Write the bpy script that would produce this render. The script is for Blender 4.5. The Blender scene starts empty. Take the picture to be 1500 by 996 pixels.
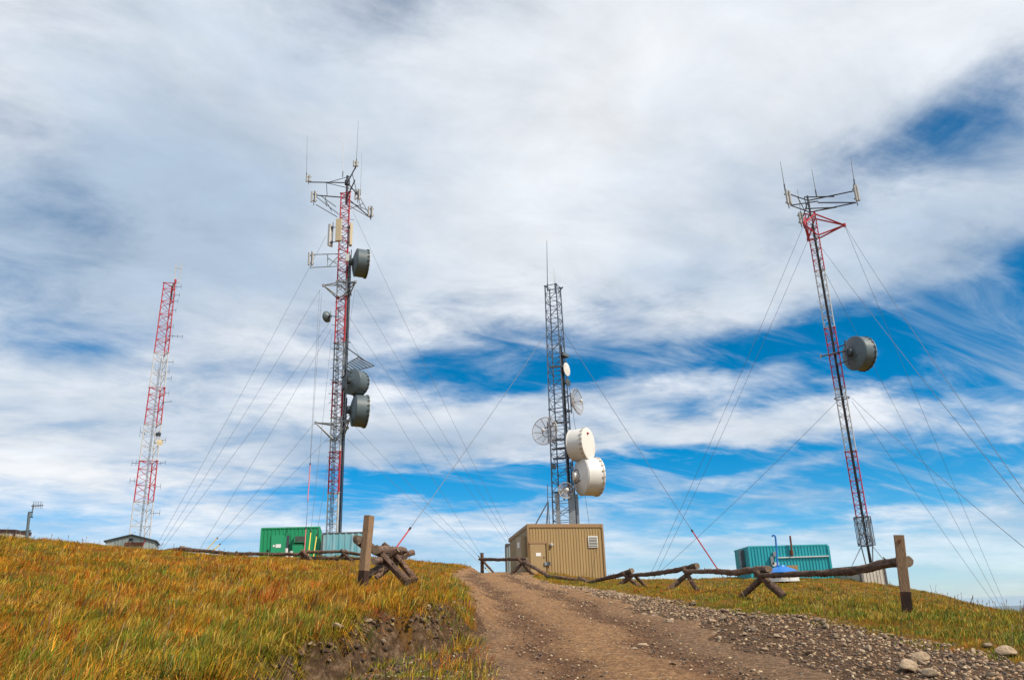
import bpy, math, random
import numpy as np
from mathutils import Vector, Matrix, noise as mnoise

random.seed(7); rng = np.random.default_rng(7)
scene = bpy.context.scene
COL = scene.collection
R = math.radians

# ------------------------------------------------------------------ camera
EYE = Vector((0, 0, 1.7)); F = 1170.0
PITCH, ROLL = R(18.95), R(1.93)
fwd = Vector((0, math.cos(PITCH), math.sin(PITCH)))
up0 = Vector((0, -math.sin(PITCH), math.cos(PITCH))); rt0 = Vector((1, 0, 0))
rt = math.cos(ROLL)*rt0 - math.sin(ROLL)*up0
up = math.sin(ROLL)*rt0 + math.cos(ROLL)*up0
cam = bpy.data.cameras.new('camera'); cam.sensor_width = 36; cam.lens = 36*F/1500
cam.clip_end = 300000; cam.clip_start = 0.1
camo = bpy.data.objects.new('camera', cam); COL.objects.link(camo)
camo.matrix_world = Matrix(((rt.x, up.x, -fwd.x, EYE.x), (rt.y, up.y, -fwd.y, EYE.y),
                            (rt.z, up.z, -fwd.z, EYE.z), (0, 0, 0, 1)))
scene.camera = camo

# ------------------------------------------------------------------ world and sun
SUN_AZ, SUN_EL = R(122), R(47)          # azimuth from +Y towards +X
world = bpy.data.worlds.new('World'); scene.world = world; world.use_nodes = True
sun = bpy.data.lights.new('sun', 'SUN'); sun.energy = 4.6; sun.angle = R(0.6); sun.color = (1, .89, .74)
suno = bpy.data.objects.new('sun', sun); COL.objects.link(suno)
sd = Vector((math.sin(SUN_AZ)*math.cos(SUN_EL), math.cos(SUN_AZ)*math.cos(SUN_EL), math.sin(SUN_EL)))
suno.rotation_euler = sd.to_track_quat('Z', 'Y').to_euler()
scene.view_settings.view_transform = 'Standard'; scene.view_settings.look = 'None'
scene.view_settings.gamma = 1; scene.view_settings.use_curve_mapping = False
scene.view_settings.exposure = 0.0
scene.render.engine = 'CYCLES'
scene.cycles.max_bounces = 6; scene.cycles.diffuse_bounces = 3; scene.cycles.volume_bounces = 0
scene.cycles.caustics_reflective = False; scene.cycles.caustics_refractive = False

def ray(px, py):
    return fwd + rt*((px-750)/F) - up*((py-498)/F)
def P(px, py, Y):
    d = ray(px, py)
    return EYE + d*(Y/d.y)

class NT:
    """small helper that writes node graphs"""
    def __init__(s, tree):
        s.t = tree; tree.nodes.clear()
    def n(s, kind, ins=None, **props):
        nd = s.t.nodes.new(kind)
        for k, v in props.items(): setattr(nd, k, v)
        for k, v in (ins or {}).items():
            if isinstance(v, bpy.types.NodeSocket): s.t.links.new(v, nd.inputs[k])
            elif isinstance(v, bpy.types.Node): s.t.links.new(v.outputs[0], nd.inputs[k])
            else: nd.inputs[k].default_value = v
        return nd
    def m(s, op, a, b=0.0, c=0.0, clamp=False):
        return s.n('ShaderNodeMath', {0: a, 1: b, 2: c}, operation=op, use_clamp=clamp).outputs[0]
    def mix(s, f, a, b, blend='MIX'):
        nd = s.n('ShaderNodeMix', {0: f, 6: a, 7: b}, data_type='RGBA', blend_type=blend)
        return nd.outputs[2]
    def ramp(s, f, stops):
        nd = s.n('ShaderNodeValToRGB', {0: f}); e = nd.color_ramp.elements
        while len(e) < len(stops): e.new(.5)
        for i, (p, c) in enumerate(stops):
            e[i].position = p; e[i].color = c if len(c) == 4 else (*c, 1)
        return nd.outputs[0]

def azel(px, py):
    d = ray(px, py).normalized()
    return math.degrees(math.atan2(d.x, d.y)), math.degrees(math.asin(d.z))

def build_world():
    g = NT(world.node_tree)
    sky = g.n('ShaderNodeTexSky', sky_type='NISHITA', sun_disc=False)
    sky.sun_elevation = SUN_EL; sky.sun_rotation = SUN_AZ
    sky.altitude = 3000; sky.air_density = 1.0; sky.dust_density = 0.3; sky.ozone_density = 4.0
    tc = g.n('ShaderNodeTexCoord')
    xyz = g.n('ShaderNodeSeparateXYZ', {0: tc.outputs['Generated']})
    x, y, z = xyz.outputs
    g.t.links.new(g.n('ShaderNodeCombineXYZ', {0: x, 1: y, 2: g.m('MAXIMUM', z, .004)}).outputs[0], sky.inputs[0])
    az = g.m('MULTIPLY', g.m('ARCTAN2', x, y), 57.2958)
    el = g.m('MULTIPLY', g.m('ARCSINE', z), 57.2958)
    # sheet of high cloud: flat layer coordinates, streaked along the wind
    zz = g.m('ADD', g.m('MAXIMUM', z, 0.0), 0.16)
    u = g.m('DIVIDE', x, zz); v = g.m('DIVIDE', y, zz)
    def layer(rot, sx, sy, scale, detail, rough, dist=0.0, off=0.0):
        cs, sn = math.cos(R(rot)), math.sin(R(rot))
        a = g.m('ADD', g.m('MULTIPLY', u, cs*sx), g.m('MULTIPLY', v, sn*sx))
        b = g.m('ADD', g.m('MULTIPLY', u, -sn*sy), g.m('MULTIPLY', v, cs*sy))
        vec = g.n('ShaderNodeCombineXYZ', {0: a, 1: b, 2: off})
        return g.n('ShaderNodeTexNoise', {'Vector': vec, 'Scale': scale, 'Detail': detail, 'Roughness': rough,
                                          'Distortion': dist}).outputs[0]
    n1 = layer(18, .85, 1.05, 1.3, 8, .58, .35, 3.1)
    n2 = layer(24, .85, 1.15, 4.2, 8, .62, .35, 8.4)
    n3 = layer(10, .8, 1.0, .9, 3, .5, .2, 21.0)
    # warp for the placed clearings
    w1 = g.m('MULTIPLY', g.m('SUBTRACT', layer(0, .7, 1, 2.2, 5, .6, .3, 41.0), .5), 12.0)
    w2 = g.m('MULTIPLY', g.m('SUBTRACT', layer(0, .7, 1, 2.6, 5, .6, .3, 57.0), .5), 5.0)
    azw = g.m('ADD', az, w1); elw = g.m('ADD', el, w2)
    # openings (negative) and thick banks (positive): pixel centre, half-widths in degrees, tilt, amount
    spots = [
        (1490, 470, 9, 3.0, 13, -.74), (1310, 515, 11, 2.4, 6, -.56), (1150, 500, 8, 1.3, 2, -.32), (1440, 530, 8, 2.4, 12, -.45),
        (1330, 195, 5.5, 2.4, 18, -.34), (1450, 190, 7, 2.5, 10, -.22), (690, 702, 12, 1.5, 5, -.85), (900, 692, 10, 1.0, 3, -.50), (1120, 672, 12, 1.1, 2, -.44),
        (640, 545, 10, 1.9, 8, -.34), (880, 520, 11, 2.1, 4, -.36), (760, 572, 8, 1.0, 6, -.28), (1020, 540, 8, 1.0, 4, -.20), (1420, 690, 10, 1.6, 8, -.5), (1460, 600, 5, 1.0, 8, -.25),
        (150, 487, 5, 1.2, 8, -.22), (470, 715, 7, .9, 4, -.30), (100, 730, 12, 2.2, 0, -.16), (960, 735, 12, .8, 2, -.22), (1100, 760, 12, .9, 2, -.25),
        (20, 150, 8, 12, 0, -.10), (600, 470, 14, 1.0, 14, -.12), (980, 600, 14, .8, 5, -.18), (1250, 690, 14, .8, 4, -.3), (1000, 430, 12, 1.2, 10, -.14), (560, 30, 5, 4, 30, -.16), (930, 130, 8, 1.6, 25, -.16), (640, 600, 10, 1.2, 6, .10), (1200, 600, 12, 1.8, 4, .26), (760, 640, 14, 1.5, 2, .24), (1350, 560, 6, .8, 10, .10),
        (1300, 650, 12, 1.2, 6, .16), (1420, 320, 9, 3, 12, .16), (700, 260, 16, 8, 10, .2), (250, 200, 12, 8, 0, .18), (420, 720, 5, 1.6, 10, .2),
        (60, 600, 12, 4, 0, .12), (1000, 250, 14, 8, 0, .2), (1100, 60, 25, 8, 0, .2), (300, 420, 12, 4, 0, .18), (1050, 440, 8, 3, 0, .14),
    ]
    cover = g.m('ADD', g.m('MULTIPLY', n1, .70), g.m('MULTIPLY', n2, .78))
    tot = None
    for (px, py, sa, se, tilt, amt) in spots:
        a0, e0 = azel(px, py)
        ct, st = math.cos(R(tilt)), math.sin(R(tilt))
        da = g.m('SUBTRACT', azw, a0); de = g.m('SUBTRACT', elw, e0)
        p = g.m('ADD', g.m('MULTIPLY', da, ct/sa), g.m('MULTIPLY', de, st/sa))
        q = g.m('ADD', g.m('MULTIPLY', da, -st/se), g.m('MULTIPLY', de, ct/se))
        r2 = g.m('ADD', g.m('MULTIPLY', p, p), g.m('MULTIPLY', q, q))
        gs = g.m('MULTIPLY', g.m('EXPONENT', g.m('MULTIPLY', r2, -1.0)), amt)
        tot = gs if tot is None else g.m('ADD', tot, gs)
    cover = g.m('ADD', cover, tot)
    dens = g.n('ShaderNodeMapRange', {0: cover, 1: .24, 2: .88, 3: 0, 4: 1}, interpolation_type='SMOOTHSTEP').outputs[0]
    # towards the horizon the sheet thins into pale haze
    low = g.n('ShaderNodeMapRange', {0: el, 1: 1, 2: 8, 3: .55, 4: 1}, interpolation_type='SMOOTHSTEP').outputs[0]
    wisp = layer(32, .45, 1.8, 3.2, 8, .62, .6, 77.0)                 # thin cirrus drawn across the clearings
    wisp = g.n('ShaderNodeMapRange', {0: wisp, 1: .47, 2: .78, 3: 0, 4: .58}, interpolation_type='SMOOTHSTEP').outputs[0]
    dens = g.m('SUBTRACT', 1.0, g.m('MULTIPLY', g.m('SUBTRACT', 1.0, dens), g.m('SUBTRACT', 1.0, wisp)))
    dens = g.m('MULTIPLY', dens, low)
    # cloud body: bright rims, grey-blue thick parts
    body = g.n('ShaderNodeMapRange', {0: g.m('ADD', g.m('MULTIPLY', n3, .6), g.m('MULTIPLY', n1, .45)), 1: .40, 2: .64, 3: 0, 4: 1},
               interpolation_type='SMOOTHSTEP').outputs[0]
    ccol = g.mix(body, (.43, .54, .68, 1), (.84, .87, .91, 1))
    fine = g.m('MULTIPLY_ADD', n2, .50, .78)
    ccol = g.mix(1.0, ccol, g.n('ShaderNodeCombineXYZ', {0: fine, 1: fine, 2: fine}).outputs[0], 'MULTIPLY')
    skyc = g.n('ShaderNodeVectorMath', {0: sky.outputs[0], 'Scale': 0.10}, operation='SCALE').outputs[0]
    skyc = g.n('ShaderNodeHueSaturation', {'Color': skyc, 'Hue': .487, 'Saturation': 1.45, 'Value': 1.3}).outputs[0]
    out = g.mix(dens, skyc, ccol)
    bg = g.n('ShaderNodeBackground', {0: out, 1: 1.0})
    g.n('ShaderNodeOutputWorld', {0: bg})
build_world()

# ------------------------------------------------------------------ materials
MATS = {}
def mat(name, col, rough=.6, metal=0.0, var=.25, scale=6.0, bump=.0, bscale=40, col2=None, stretch=None, rnd=0.0, attr=None, wear=None, spec=.5):
    m = bpy.data.materials.new(name); m.use_nodes = True
    g = NT(m.node_tree)
    tc = g.n('ShaderNodeTexCoord')
    vec = tc.outputs['Object']
    if stretch:
        vec = g.n('ShaderNodeMapping', {0: vec, 3: stretch}).outputs[0]
    nz = g.n('ShaderNodeTexNoise', {'Vector': vec, 'Scale': scale, 'Detail': 6, 'Roughness': .62}).outputs[0]
    c2 = col2 or tuple(c*(1-var) for c in col)
    f = g.n('ShaderNodeMapRange', {0: nz, 1: .35, 2: .68}).outputs[0]
    c = g.mix(f, (*col, 1), (*c2, 1))
    if attr:
        at = g.n('ShaderNodeAttribute', attribute_name=attr)
        c = g.mix(1.0, at.outputs['Color'], g.mix(f, (1, 1, 1, 1), (.72, .72, .72, 1)), 'MULTIPLY')
    if rnd:
        oi = g.n('ShaderNodeObjectInfo')
        val = g.m('MULTIPLY_ADD', oi.outputs['Random'], rnd, 1-rnd/2)
        c = g.mix(1.0, c, g.n('ShaderNodeCombineXYZ', {0: val, 1: val, 2: val}).outputs[0], 'MULTIPLY')
    if wear:
        nw = g.n('ShaderNodeTexNoise', {'Vector': vec, 'Scale': wear[1], 'Detail': 7, 'Roughness': .7}).outputs[0]
        fw = g.n('ShaderNodeMapRange', {0: nw, 1: wear[2], 2: wear[2]+.1}).outputs[0]
        c = g.mix(fw, c, (*wear[0], 1))
    ins = {'Base Color': c, 'Roughness': rough, 'Metallic': metal, 'Specular IOR Level': spec}
    if bump:
        nb = g.n('ShaderNodeTexNoise', {'Vector': vec, 'Scale': bscale, 'Detail': 5}).outputs[0]
        ins['Normal'] = g.n('ShaderNodeBump', {'Height': nb, 'Strength': bump, 'Distance': .02}).outputs[0]
    b = g.n('ShaderNodeBsdfPrincipled', ins)
    g.n('ShaderNodeOutputMaterial', {0: b})
    MATS[name] = m
    return m

mat('red_paint', (.56, .03, .05), .5, var=.35, wear=((.30, .16, .15), 9, .66))
mat('white_paint', (.62, .63, .64), .5, var=.2, wear=((.33, .28, .25), 8, .68))
mat('galvanised', (.30, .33, .36), .5, .25, var=.3)
mat('dark_steel', (.07, .08, .10), .5, .2, var=.3)
mat('tower_blue_grey', (.13, .17, .24), .5, .25, var=.35)
mat('wire_steel', (.15, .155, .17), .5, .2)
mat('black_cable', (.012, .013, .018), .6)
mat('dish_grey', (.105, .145, .165), .45, var=.22, scale=2, wear=((.17, .2, .21), 5, .66))
mat('dish_grey_dark', (.05, .068, .08), .5, var=.2)
mat('dish_white', (.74, .72, .68), .45, var=.10, scale=1.5, wear=((.50, .40, .30), 3.5, .66))
mat('clip_stained', (.52, .44, .34), .6, var=.3)
mat('radome_white', (.78, .74, .69), .5, var=.05, scale=1)
mat('dish_mesh', (.42, .40, .39), .5, .1)
mat('antenna_white', (.70, .70, .69), .45, var=.15)
mat('antenna_grey', (.46, .455, .44), .5, var=.25)
mat('antenna_beige', (.62, .52, .34), .5, var=.1)
mat('whip_grey', (.24, .27, .28), .5)
mat('guard_red', (.42, .02, .035), .4, var=.1)
mat('guard_yellow', (.75, .50, .02), .4, var=.1)
mat('tan_metal', (.40, .27, .115), .5, var=.16, scale=1.6, stretch=(3, 3, .25), wear=((.30, .19, .085), 2.4, .62))
mat('tan_trim', (.33, .20, .09), .5, var=.12)
mat('tan_side', (.40, .31, .18), .5, var=.15)
mat('tan_door', (.37, .25, .115), .45, var=.08)
mat('green_metal', (.012, .30, .125), .45, var=.15, scale=1.5)
mat('green_door', (.02, .33, .15), .4, var=.1)
mat('teal_metal', (.025, .42, .48), .45, var=.18, scale=1.5, stretch=(1, 1, .25))
mat('blue_weathered', (.09, .38, .45), .6, col2=(.30, .46, .52), scale=1.6, stretch=(2.2, 2.2, .25), wear=((.05, .27, .36), 2.2, .58))
mat('grey_metal', (.52, .48, .41), .55, var=.2, scale=1.5)
mat('shed_metal', (.36, .43, .42), .55, var=.28, scale=2, stretch=(2, 2, .3), wear=((.25, .14, .08), 5, .68))
mat('roof_dark', (.10, .09, .09), .6)
mat('roof_red', (.06, .032, .03), .7)
mat('concrete', (.40, .38, .35), .9, bump=.3)
mat('sign_white', (.80, .80, .78), .5, var=.03)
mat('tank_white', (.75, .75, .73), .4, var=.1)
mat('tank_blue', (.02, .20, .62), .4, var=.1)
mat('rust', (.20, .07, .03), .8, var=.5, scale=14)
mat('louvre_white', (.72, .71, .67), .5, var=.08)
mat('black', (.01, .01, .012), .8)
mat('lens', (.55, .55, .52), .25)
# bark logs and sawn posts
mat('bark', (.060, .031, .019), .9, col2=(.19, .112, .072), scale=8, bump=1.0, bscale=24, rnd=.5, wear=((.32, .235, .18), 8.5, .60))
mat('log_end', (.26, .19, .13), .9, col2=(.13, .09, .06), scale=20, bump=.3)
mat('post_wood', (.36, .22, .12), .85, col2=(.17, .105, .065), scale=16, stretch=(6, 6, .7), bump=.6, bscale=18, wear=((.42, .22, .07), 4, .66))
mat('creosote', (.028, .014, .008), .9, bump=.4, col2=(.07, .028, .014))
mat('stone', (.38, .265, .165), .9, col2=(.20, .14, .10), scale=7, bump=.6, bscale=22, rnd=.9)
mat('pale_stone', (.55, .42, .28), .9, col2=(.26, .175, .105), scale=3.2, bump=.6, bscale=22, rnd=.35)
mat('gravel', (.3, .3, .3), .92, attr='col', scale=18, bump=.4)
mat('grass', (.3, .2, .05), .6, attr='col', scale=30, spec=.25)

def ground_material():
    m = bpy.data.materials.new('soil_and_turf'); m.use_nodes = True; g = NT(m.node_tree)
    tc = g.n('ShaderNodeTexCoord'); vec = tc.outputs['Object']
    n1 = g.n('ShaderNodeTexNoise', {'Vector': vec, 'Scale': .35, 'Detail': 5}).outputs[0]
    n2 = g.n('ShaderNodeTexNoise', {'Vector': vec, 'Scale': 9, 'Detail': 8, 'Roughness': .7}).outputs[0]
    turf = g.ramp(n1, [(.35, (.16, .12, .012)), (.5, (.33, .14, .010)), (.65, (.20, .15, .014))])
    turf = g.mix(g.n('ShaderNodeMapRange', {0: n2, 1: .35, 2: .7}).outputs[0], turf, (.10, .06, .01, 1))
    soil = g.ramp(n2, [(.3, (.04, .023, .013)), (.5, (.14, .082, .046)), (.72, (.30, .19, .11))])
    dk = g.n('ShaderNodeAttribute', attribute_name='face')
    n4 = g.n('ShaderNodeTexNoise', {'Vector': vec, 'Scale': 34, 'Detail': 6, 'Roughness': .75}).outputs[0]
    soil = g.mix(1.0, soil, g.ramp(n4, [(.35, (.45, .43, .42)), (.6, (1.15, 1.1, 1.05))]), 'MULTIPLY')
    soil = g.mix(dk.outputs['Fac'], soil, g.ramp(n2, [(.3, (.03, .018, .010)), (.5, (.13, .078, .044)), (.7, (.36, .24, .145))]))
    at = g.n('ShaderNodeAttribute', attribute_name='soil')
    sf = g.m('ADD', at.outputs['Fac'], g.m('MULTIPLY', g.m('SUBTRACT', n2, .5), .5), clamp=True)
    c = g.mix(sf, turf, soil)
    far = g.n('ShaderNodeAttribute', attribute_name='far')
    n3 = g.n('ShaderNodeTexNoise', {'Vector': vec, 'Scale': .0006, 'Detail': 6}).outputs[0]
    c = g.mix(far.outputs['Fac'], c, g.ramp(n3, [(.35, (.035, .06, .03)), (.65, (.12, .11, .06))]))
    bmp = g.n('ShaderNodeBump', {'Height': g.m('ADD', n2, g.m('MULTIPLY', n4, .5)), 'Strength': 1.0, 'Distance': .09})
    b = g.n('ShaderNodeBsdfPrincipled', {'Base Color': c, 'Roughness': .95, 'Specular IOR Level': .2, 'Normal': bmp.outputs[0]})
    g.n('ShaderNodeOutputMaterial', {0: b}); MATS['ground'] = m
ground_material()
def road_material():
    m = bpy.data.materials.new('packed_dirt'); m.use_nodes = True; g = NT(m.node_tree)
    tc = g.n('ShaderNodeTexCoord'); vec = tc.outputs['Object']
    n1 = g.n('ShaderNodeTexNoise', {'Vector': vec, 'Scale': .8, 'Detail': 6, 'Roughness': .6}).outputs[0]
    n2 = g.n('ShaderNodeTexNoise', {'Vector': vec, 'Scale': 13, 'Detail': 8, 'Roughness': .75}).outputs[0]
    vo = g.n('ShaderNodeTexVoronoi', {'Vector': vec, 'Scale': 11.0, 'Randomness': 1.0})
    vd = vo.outputs['Distance']; vc = vo.outputs['Color']
    at = g.n('ShaderNodeAttribute', attribute_name='wheel')      # packed wheel tracks are finer and browner, the crown lighter and stony
    base = g.ramp(n2, [(.3, (.09, .045, .021)), (.5, (.29, .157, .073)), (.7, (.56, .34, .17))])
    packed = g.ramp(n2, [(.3, (.065, .032, .016)), (.55, (.17, .086, .041)), (.75, (.34, .19, .095))])
    f = g.m('ADD', at.outputs['Fac'], g.m('MULTIPLY', g.m('SUBTRACT', n1, .5), 1.3), clamp=True)
    c = g.mix(f, base, packed)
    peb = g.n('ShaderNodeMapRange', {0: vd, 1: .18, 2: .32, 3: 1, 4: 0}).outputs[0]
    pm = g.m('MULTIPLY', peb, g.m('GREATER_THAN', g.n('ShaderNodeSeparateColor', {0: vc}).outputs[1], .45))
    pcol = g.ramp(g.n('ShaderNodeSeparateColor', {0: vc}).outputs[0], [(0, (.11, .08, .065)), (.5, (.32, .22, .15)), (1, (.58, .44, .30))])
    c = g.mix(g.m('MULTIPLY', pm, .85), c, pcol)
    grey = g.n('ShaderNodeAttribute', attribute_name='grey')
    c = g.mix(g.m('MULTIPLY', grey.outputs['Fac'], .6), c, g.ramp(n2, [(.3, (.045, .03, .022)), (.5, (.13, .088, .06)), (.7, (.30, .21, .145))]))
    h = g.m('ADD', n2, g.m('MULTIPLY', pm, .6))
    bmp = g.n('ShaderNodeBump', {'Height': h, 'Strength': 1.0, 'Distance': .06})
    b = g.n('ShaderNodeBsdfPrincipled', {'Base Color': c, 'Roughness': .95, 'Specular IOR Level': .2, 'Normal': bmp.outputs[0]})
    g.n('ShaderNodeOutputMaterial', {0: b}); MATS['road'] = m
road_material()

# ------------------------------------------------------------------ terrain
def tps_fit(pts):
    A = np.array([[p.x, p.y] for p in pts]); z = np.array([p.z for p in pts]); n = len(pts)
    d2 = ((A[:, None]-A[None])**2).sum(-1)
    K = .5*d2*np.log(d2+1e-9) + np.eye(n)*.6
    Q = np.c_[np.ones(n), A]
    M = np.block([[K, Q], [Q.T, np.zeros((3, 3))]])
    w = np.linalg.solve(M, np.r_[z, 0, 0, 0])
    return A, w
def tps_eval(fit, x, y):
    A, w = fit; out = w[-3]+w[-2]*x+w[-1]*y
    for (ax, ay), wi in zip(A, w):
        d2 = (x-ax)**2+(y-ay)**2
        out = out + wi*.5*d2*np.log(d2+1e-9)
    return out
V = Vector
lower_pts = [P(*a) for a in [
    (720, 996, 10), (900, 996, 9.8), (1100, 996, 9.6), (1300, 985, 9.7), (1500, 978, 9.4), (850, 900, 17.4), (760, 930, 14), (1000, 940, 13), (700, 843, 37), (740, 843, 37),
    (1420, 940, 11.2), (1250, 922, 12.7), (1100, 901, 15.5), (1000, 886, 18.5), (880, 863, 26), (780, 846, 36), (690, 890, 19.5), (670, 860, 28),
    (1328, 887, 14), (1400, 912, 14), (1480, 905, 16.5), (1560, 908, 16), (1110, 877, 19.5), (1000, 866, 26), (920, 860, 32), (765, 841, 40), (706, 840, 44),
    (1250, 863, 33), (1340, 874, 33), (1425, 894, 31), (1395, 893, 22), (1180, 852, 40), (1060, 865, 34), (950, 862, 37), (885, 849, 45), (772, 838, 45), (1270, 853, 46)]]
lower_pts += [V(a) for a in [(0, 0, 0), (4, 0, -.1), (-4, 0, .1), (0, 5, .42), (6, 4, .1), (10, 8, .3), (14, 14, .6), (22, 20, -.2), (24, 32, -.4), (30, 50, -1.6), (18, 60, 1.0),
                              (12, -10, -1.4), (-12, -10, -.6), (0, 60, 3.5), (-10, 60, 4.4), (-20, 60, 5.2), (0, 80, 2.5), (30, 80, -3), (-30, 80, 4.0), (45, 20, -4), (50, 50, -6), (-50, 50, 6), (-45, 10, 3)]]
upper_pts = [P(*a) for a in [
    (0, 996, 7), (200, 996, 7.4), (345, 985, 8.6), (400, 962, 9.2), (480, 922, 10.6), (600, 900, 12.2), (660, 880, 15), (680, 870, 18), (660, 850, 30), (690, 845, 37),
    (0, 900, 11.5), (0, 840, 17), (0, 794, 24), (100, 813, 24), (195, 829, 25), (300, 822, 26), (420, 829, 26), (520, 836, 25), (620, 846, 26), (532, 856, 14), (300, 900, 12.5), (300, 850, 17.5), (450, 870, 14.5),
    (150, 856, 16), (380, 820, 43), (250, 813, 43), (510, 823, 43), (420, 819, 52), (500, 816, 52), (195, 808, 74), (20, 790, 60)]]
upper_pts += [V(a) for a in [(-4, 3, .75), (-9, 3, 1.1), (-5, 0, .5), (-20, 20, 4.2), (-30, 30, 6), (-45, 10, 5), (-15, -8, .2), (0, -12, -1), (-50, 50, 7), (-30, 80, 6), (0, 80, 3), (20, 40, 1), (20, 10, .5)]]
LF, UF = tps_fit(lower_pts), tps_fit(upper_pts)
bank = np.array([[0, -3.3], [4, -3.25], [7, -3.1]] + [[P(*a).y, P(*a).x] for a in
                [(345, 985, 8.6), (400, 962, 9.2), (478, 925, 10.5), (560, 908, 11.7), (620, 893, 12.8), (672, 880, 15.5), (672, 868, 20), (658, 851, 30), (655, 846, 37)]] + [[60, -3.2], [90, -6]])
def vn(x, y, s, seed):
    """cheap smooth noise on arrays"""
    return (np.sin(x*s*1.7+seed)*np.cos(y*s*1.3-seed*2.1)+np.sin((x*.6+y)*s*2.9+seed*1.3)*.6+np.sin((x-y*.8)*s*5.3+seed*.7)*.35+np.cos((x*1.1+y*1.9)*s*9.1+seed)*.2)/2.15
def bank_x(y, x=None):
    b = np.interp(y, bank[:, 0], bank[:, 1])
    a = np.interp(y, [0, 13, 15, 40], [1, 1, .4, .4])
    return b + a*(.20*np.sin(y*3.1+.5)+.11*np.sin(y*7.3+1)+.05*np.sin(y*15.1))
GX = np.linspace(-60, 60, 481); GY = np.linspace(-15, 95, 441)
_gx, _gy = np.meshgrid(GX, GY)
GL, GU = tps_eval(LF, _gx, _gy), tps_eval(UF, _gx, _gy)
def bil(G, x, y):
    fx = np.clip((x-GX[0])/(GX[1]-GX[0]), 0, len(GX)-1.001); fy = np.clip((y-GY[0])/(GY[1]-GY[0]), 0, len(GY)-1.001)
    i = fx.astype(int); j = fy.astype(int); a = fx-i; b = fy-j
    return (G[j, i]*(1-a)+G[j, i+1]*a)*(1-b)+(G[j+1, i]*(1-a)+G[j+1, i+1]*a)*b
def sst(e0, e1, t):
    t = np.clip((t-e0)/(e1-e0), 0, 1); return t*t*(3-2*t)
def road_edges(y):
    """left edge of the dirt, right edge of the dirt, right edge of the stony berm"""
    L = np.interp(y, RL[:, 0], RL[:, 1]); D = np.interp(y, RD[:, 0], RD[:, 1]); B = np.interp(y, RB[:, 0], RB[:, 1])
    return L, D, B
def edge(lst, head, tail):
    return np.array(head+[[P(*a).y, P(*a).x] for a in lst]+tail)
RL = edge([(712, 996, 10.1), (702, 940, 13.4), (697, 905, 17), (688, 880, 20.5), (672, 858, 28), (662, 845, 37)], [[-5, -.6], [0, -.5], [6, -.4]], [[50, -3.0], [90, -6]])
RD = edge([(1130, 996, 9.7), (1010, 935, 13.6), (905, 895, 17.8), (830, 868, 25), (762, 848, 36)], [[-5, 2.6], [0, 2.7], [6, 2.9]], [[50, .6], [90, -2]])
RB = edge([(1500, 978, 9.4), (1330, 940, 11.3), (1240, 921, 12.7), (1100, 901, 15.5), (1000, 888, 18.2), (880, 868, 25), (768, 847, 35.5)], [[-5, 6.3], [0, 6.3], [6, 6.2]], [[50, .8], [90, -1.8]])
def terrain(x, y, detail=True):
    x = np.asarray(x, float); y = np.asarray(y, float)
    lo, hi = bil(GL, x, y), bil(GU, x, y)
    bx = bank_x(y)
    w = np.interp(y, [7, 11, 12.6, 14, 18, 30], [.20, .20, .3, .75, 1.0, 1.2])
    t = sst(0, 1, (bx+w-x)/w)
    z = lo*(1-t)+hi*t
    if detail:
        L, D, B = road_edges(y)
        off = np.minimum(np.abs(x-(L+B)/2)-(B-L)/2, 2); rough = sst(-.2, .8, off)
        amp = .012+.085*rough
        z = z + amp*vn(x, y, .9, 2.0) + amp*.5*vn(x, y, 3.1, 5.0)
        face = np.clip(t*(1-t)*4, 0, 1)*np.interp(y, [5, 14, 17], [1, 1, .1])
        z = z + face*.05*vn(x, y, 6.0, 1.0)
        z = z - .10*np.exp(-((x-bx-w*1.1)/.22)**2)*np.interp(y, [5, 13, 14], [1, 1, 0])
    r = np.hypot(x, y)
    s = sst(62, 420, r); s2 = sst(300, 6000, r)
    z = z*(1-s) + s*(-30-(r-60)*.01*0) + s2*(-430)
    return z
def H(x, y): return float(terrain(np.array([x]), np.array([y]))[0])
def on_bank_face(x, y):
    bx = bank_x(y)
    return (x > bx-.08) & (y < 14.0) & (x < np.interp(y, RL[:, 0], RL[:, 1])+.3)

def mesh_np(name, verts, faces, material, loops=None, attrs=None, smooth=False):
    me = bpy.data.meshes.new(name)
    verts = np.asarray(verts, np.float32); faces = np.asarray(faces, np.int32); k = faces.shape[1]
    me.vertices.add(len(verts)); me.vertices.foreach_set('co', verts.ravel())
    me.loops.add(faces.size); me.loops.foreach_set('vertex_index', faces.ravel())
    me.polygons.add(len(faces)); me.polygons.foreach_set('loop_start', np.arange(0, faces.size, k, dtype=np.int32))
    me.polygons.foreach_set('loop_total', np.full(len(faces), k, np.int32))
    if smooth: me.polygons.foreach_set('use_smooth', np.ones(len(faces), bool))
    for an, (ty, dat) in (attrs or {}).items():
        a = me.attributes.new(an, ty, 'POINT')
        a.data.foreach_set('color' if 'COLOR' in ty else 'value', np.asarray(dat, np.float32).ravel())
    me.update(calc_edges=True); me.validate()
    me.materials.append(MATS[material])
    return me
def tag(o, label=None, cat=None, group=None, kind=None):
    for k, v in (('label', label), ('category', cat), ('group', group), ('kind', kind)):
        if v: o[k] = v
    return o
def link(name, me, parent=None):
    o = bpy.data.objects.new(name, me); COL.objects.link(o)
    if parent is not None: o.parent = parent
    return o

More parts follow.
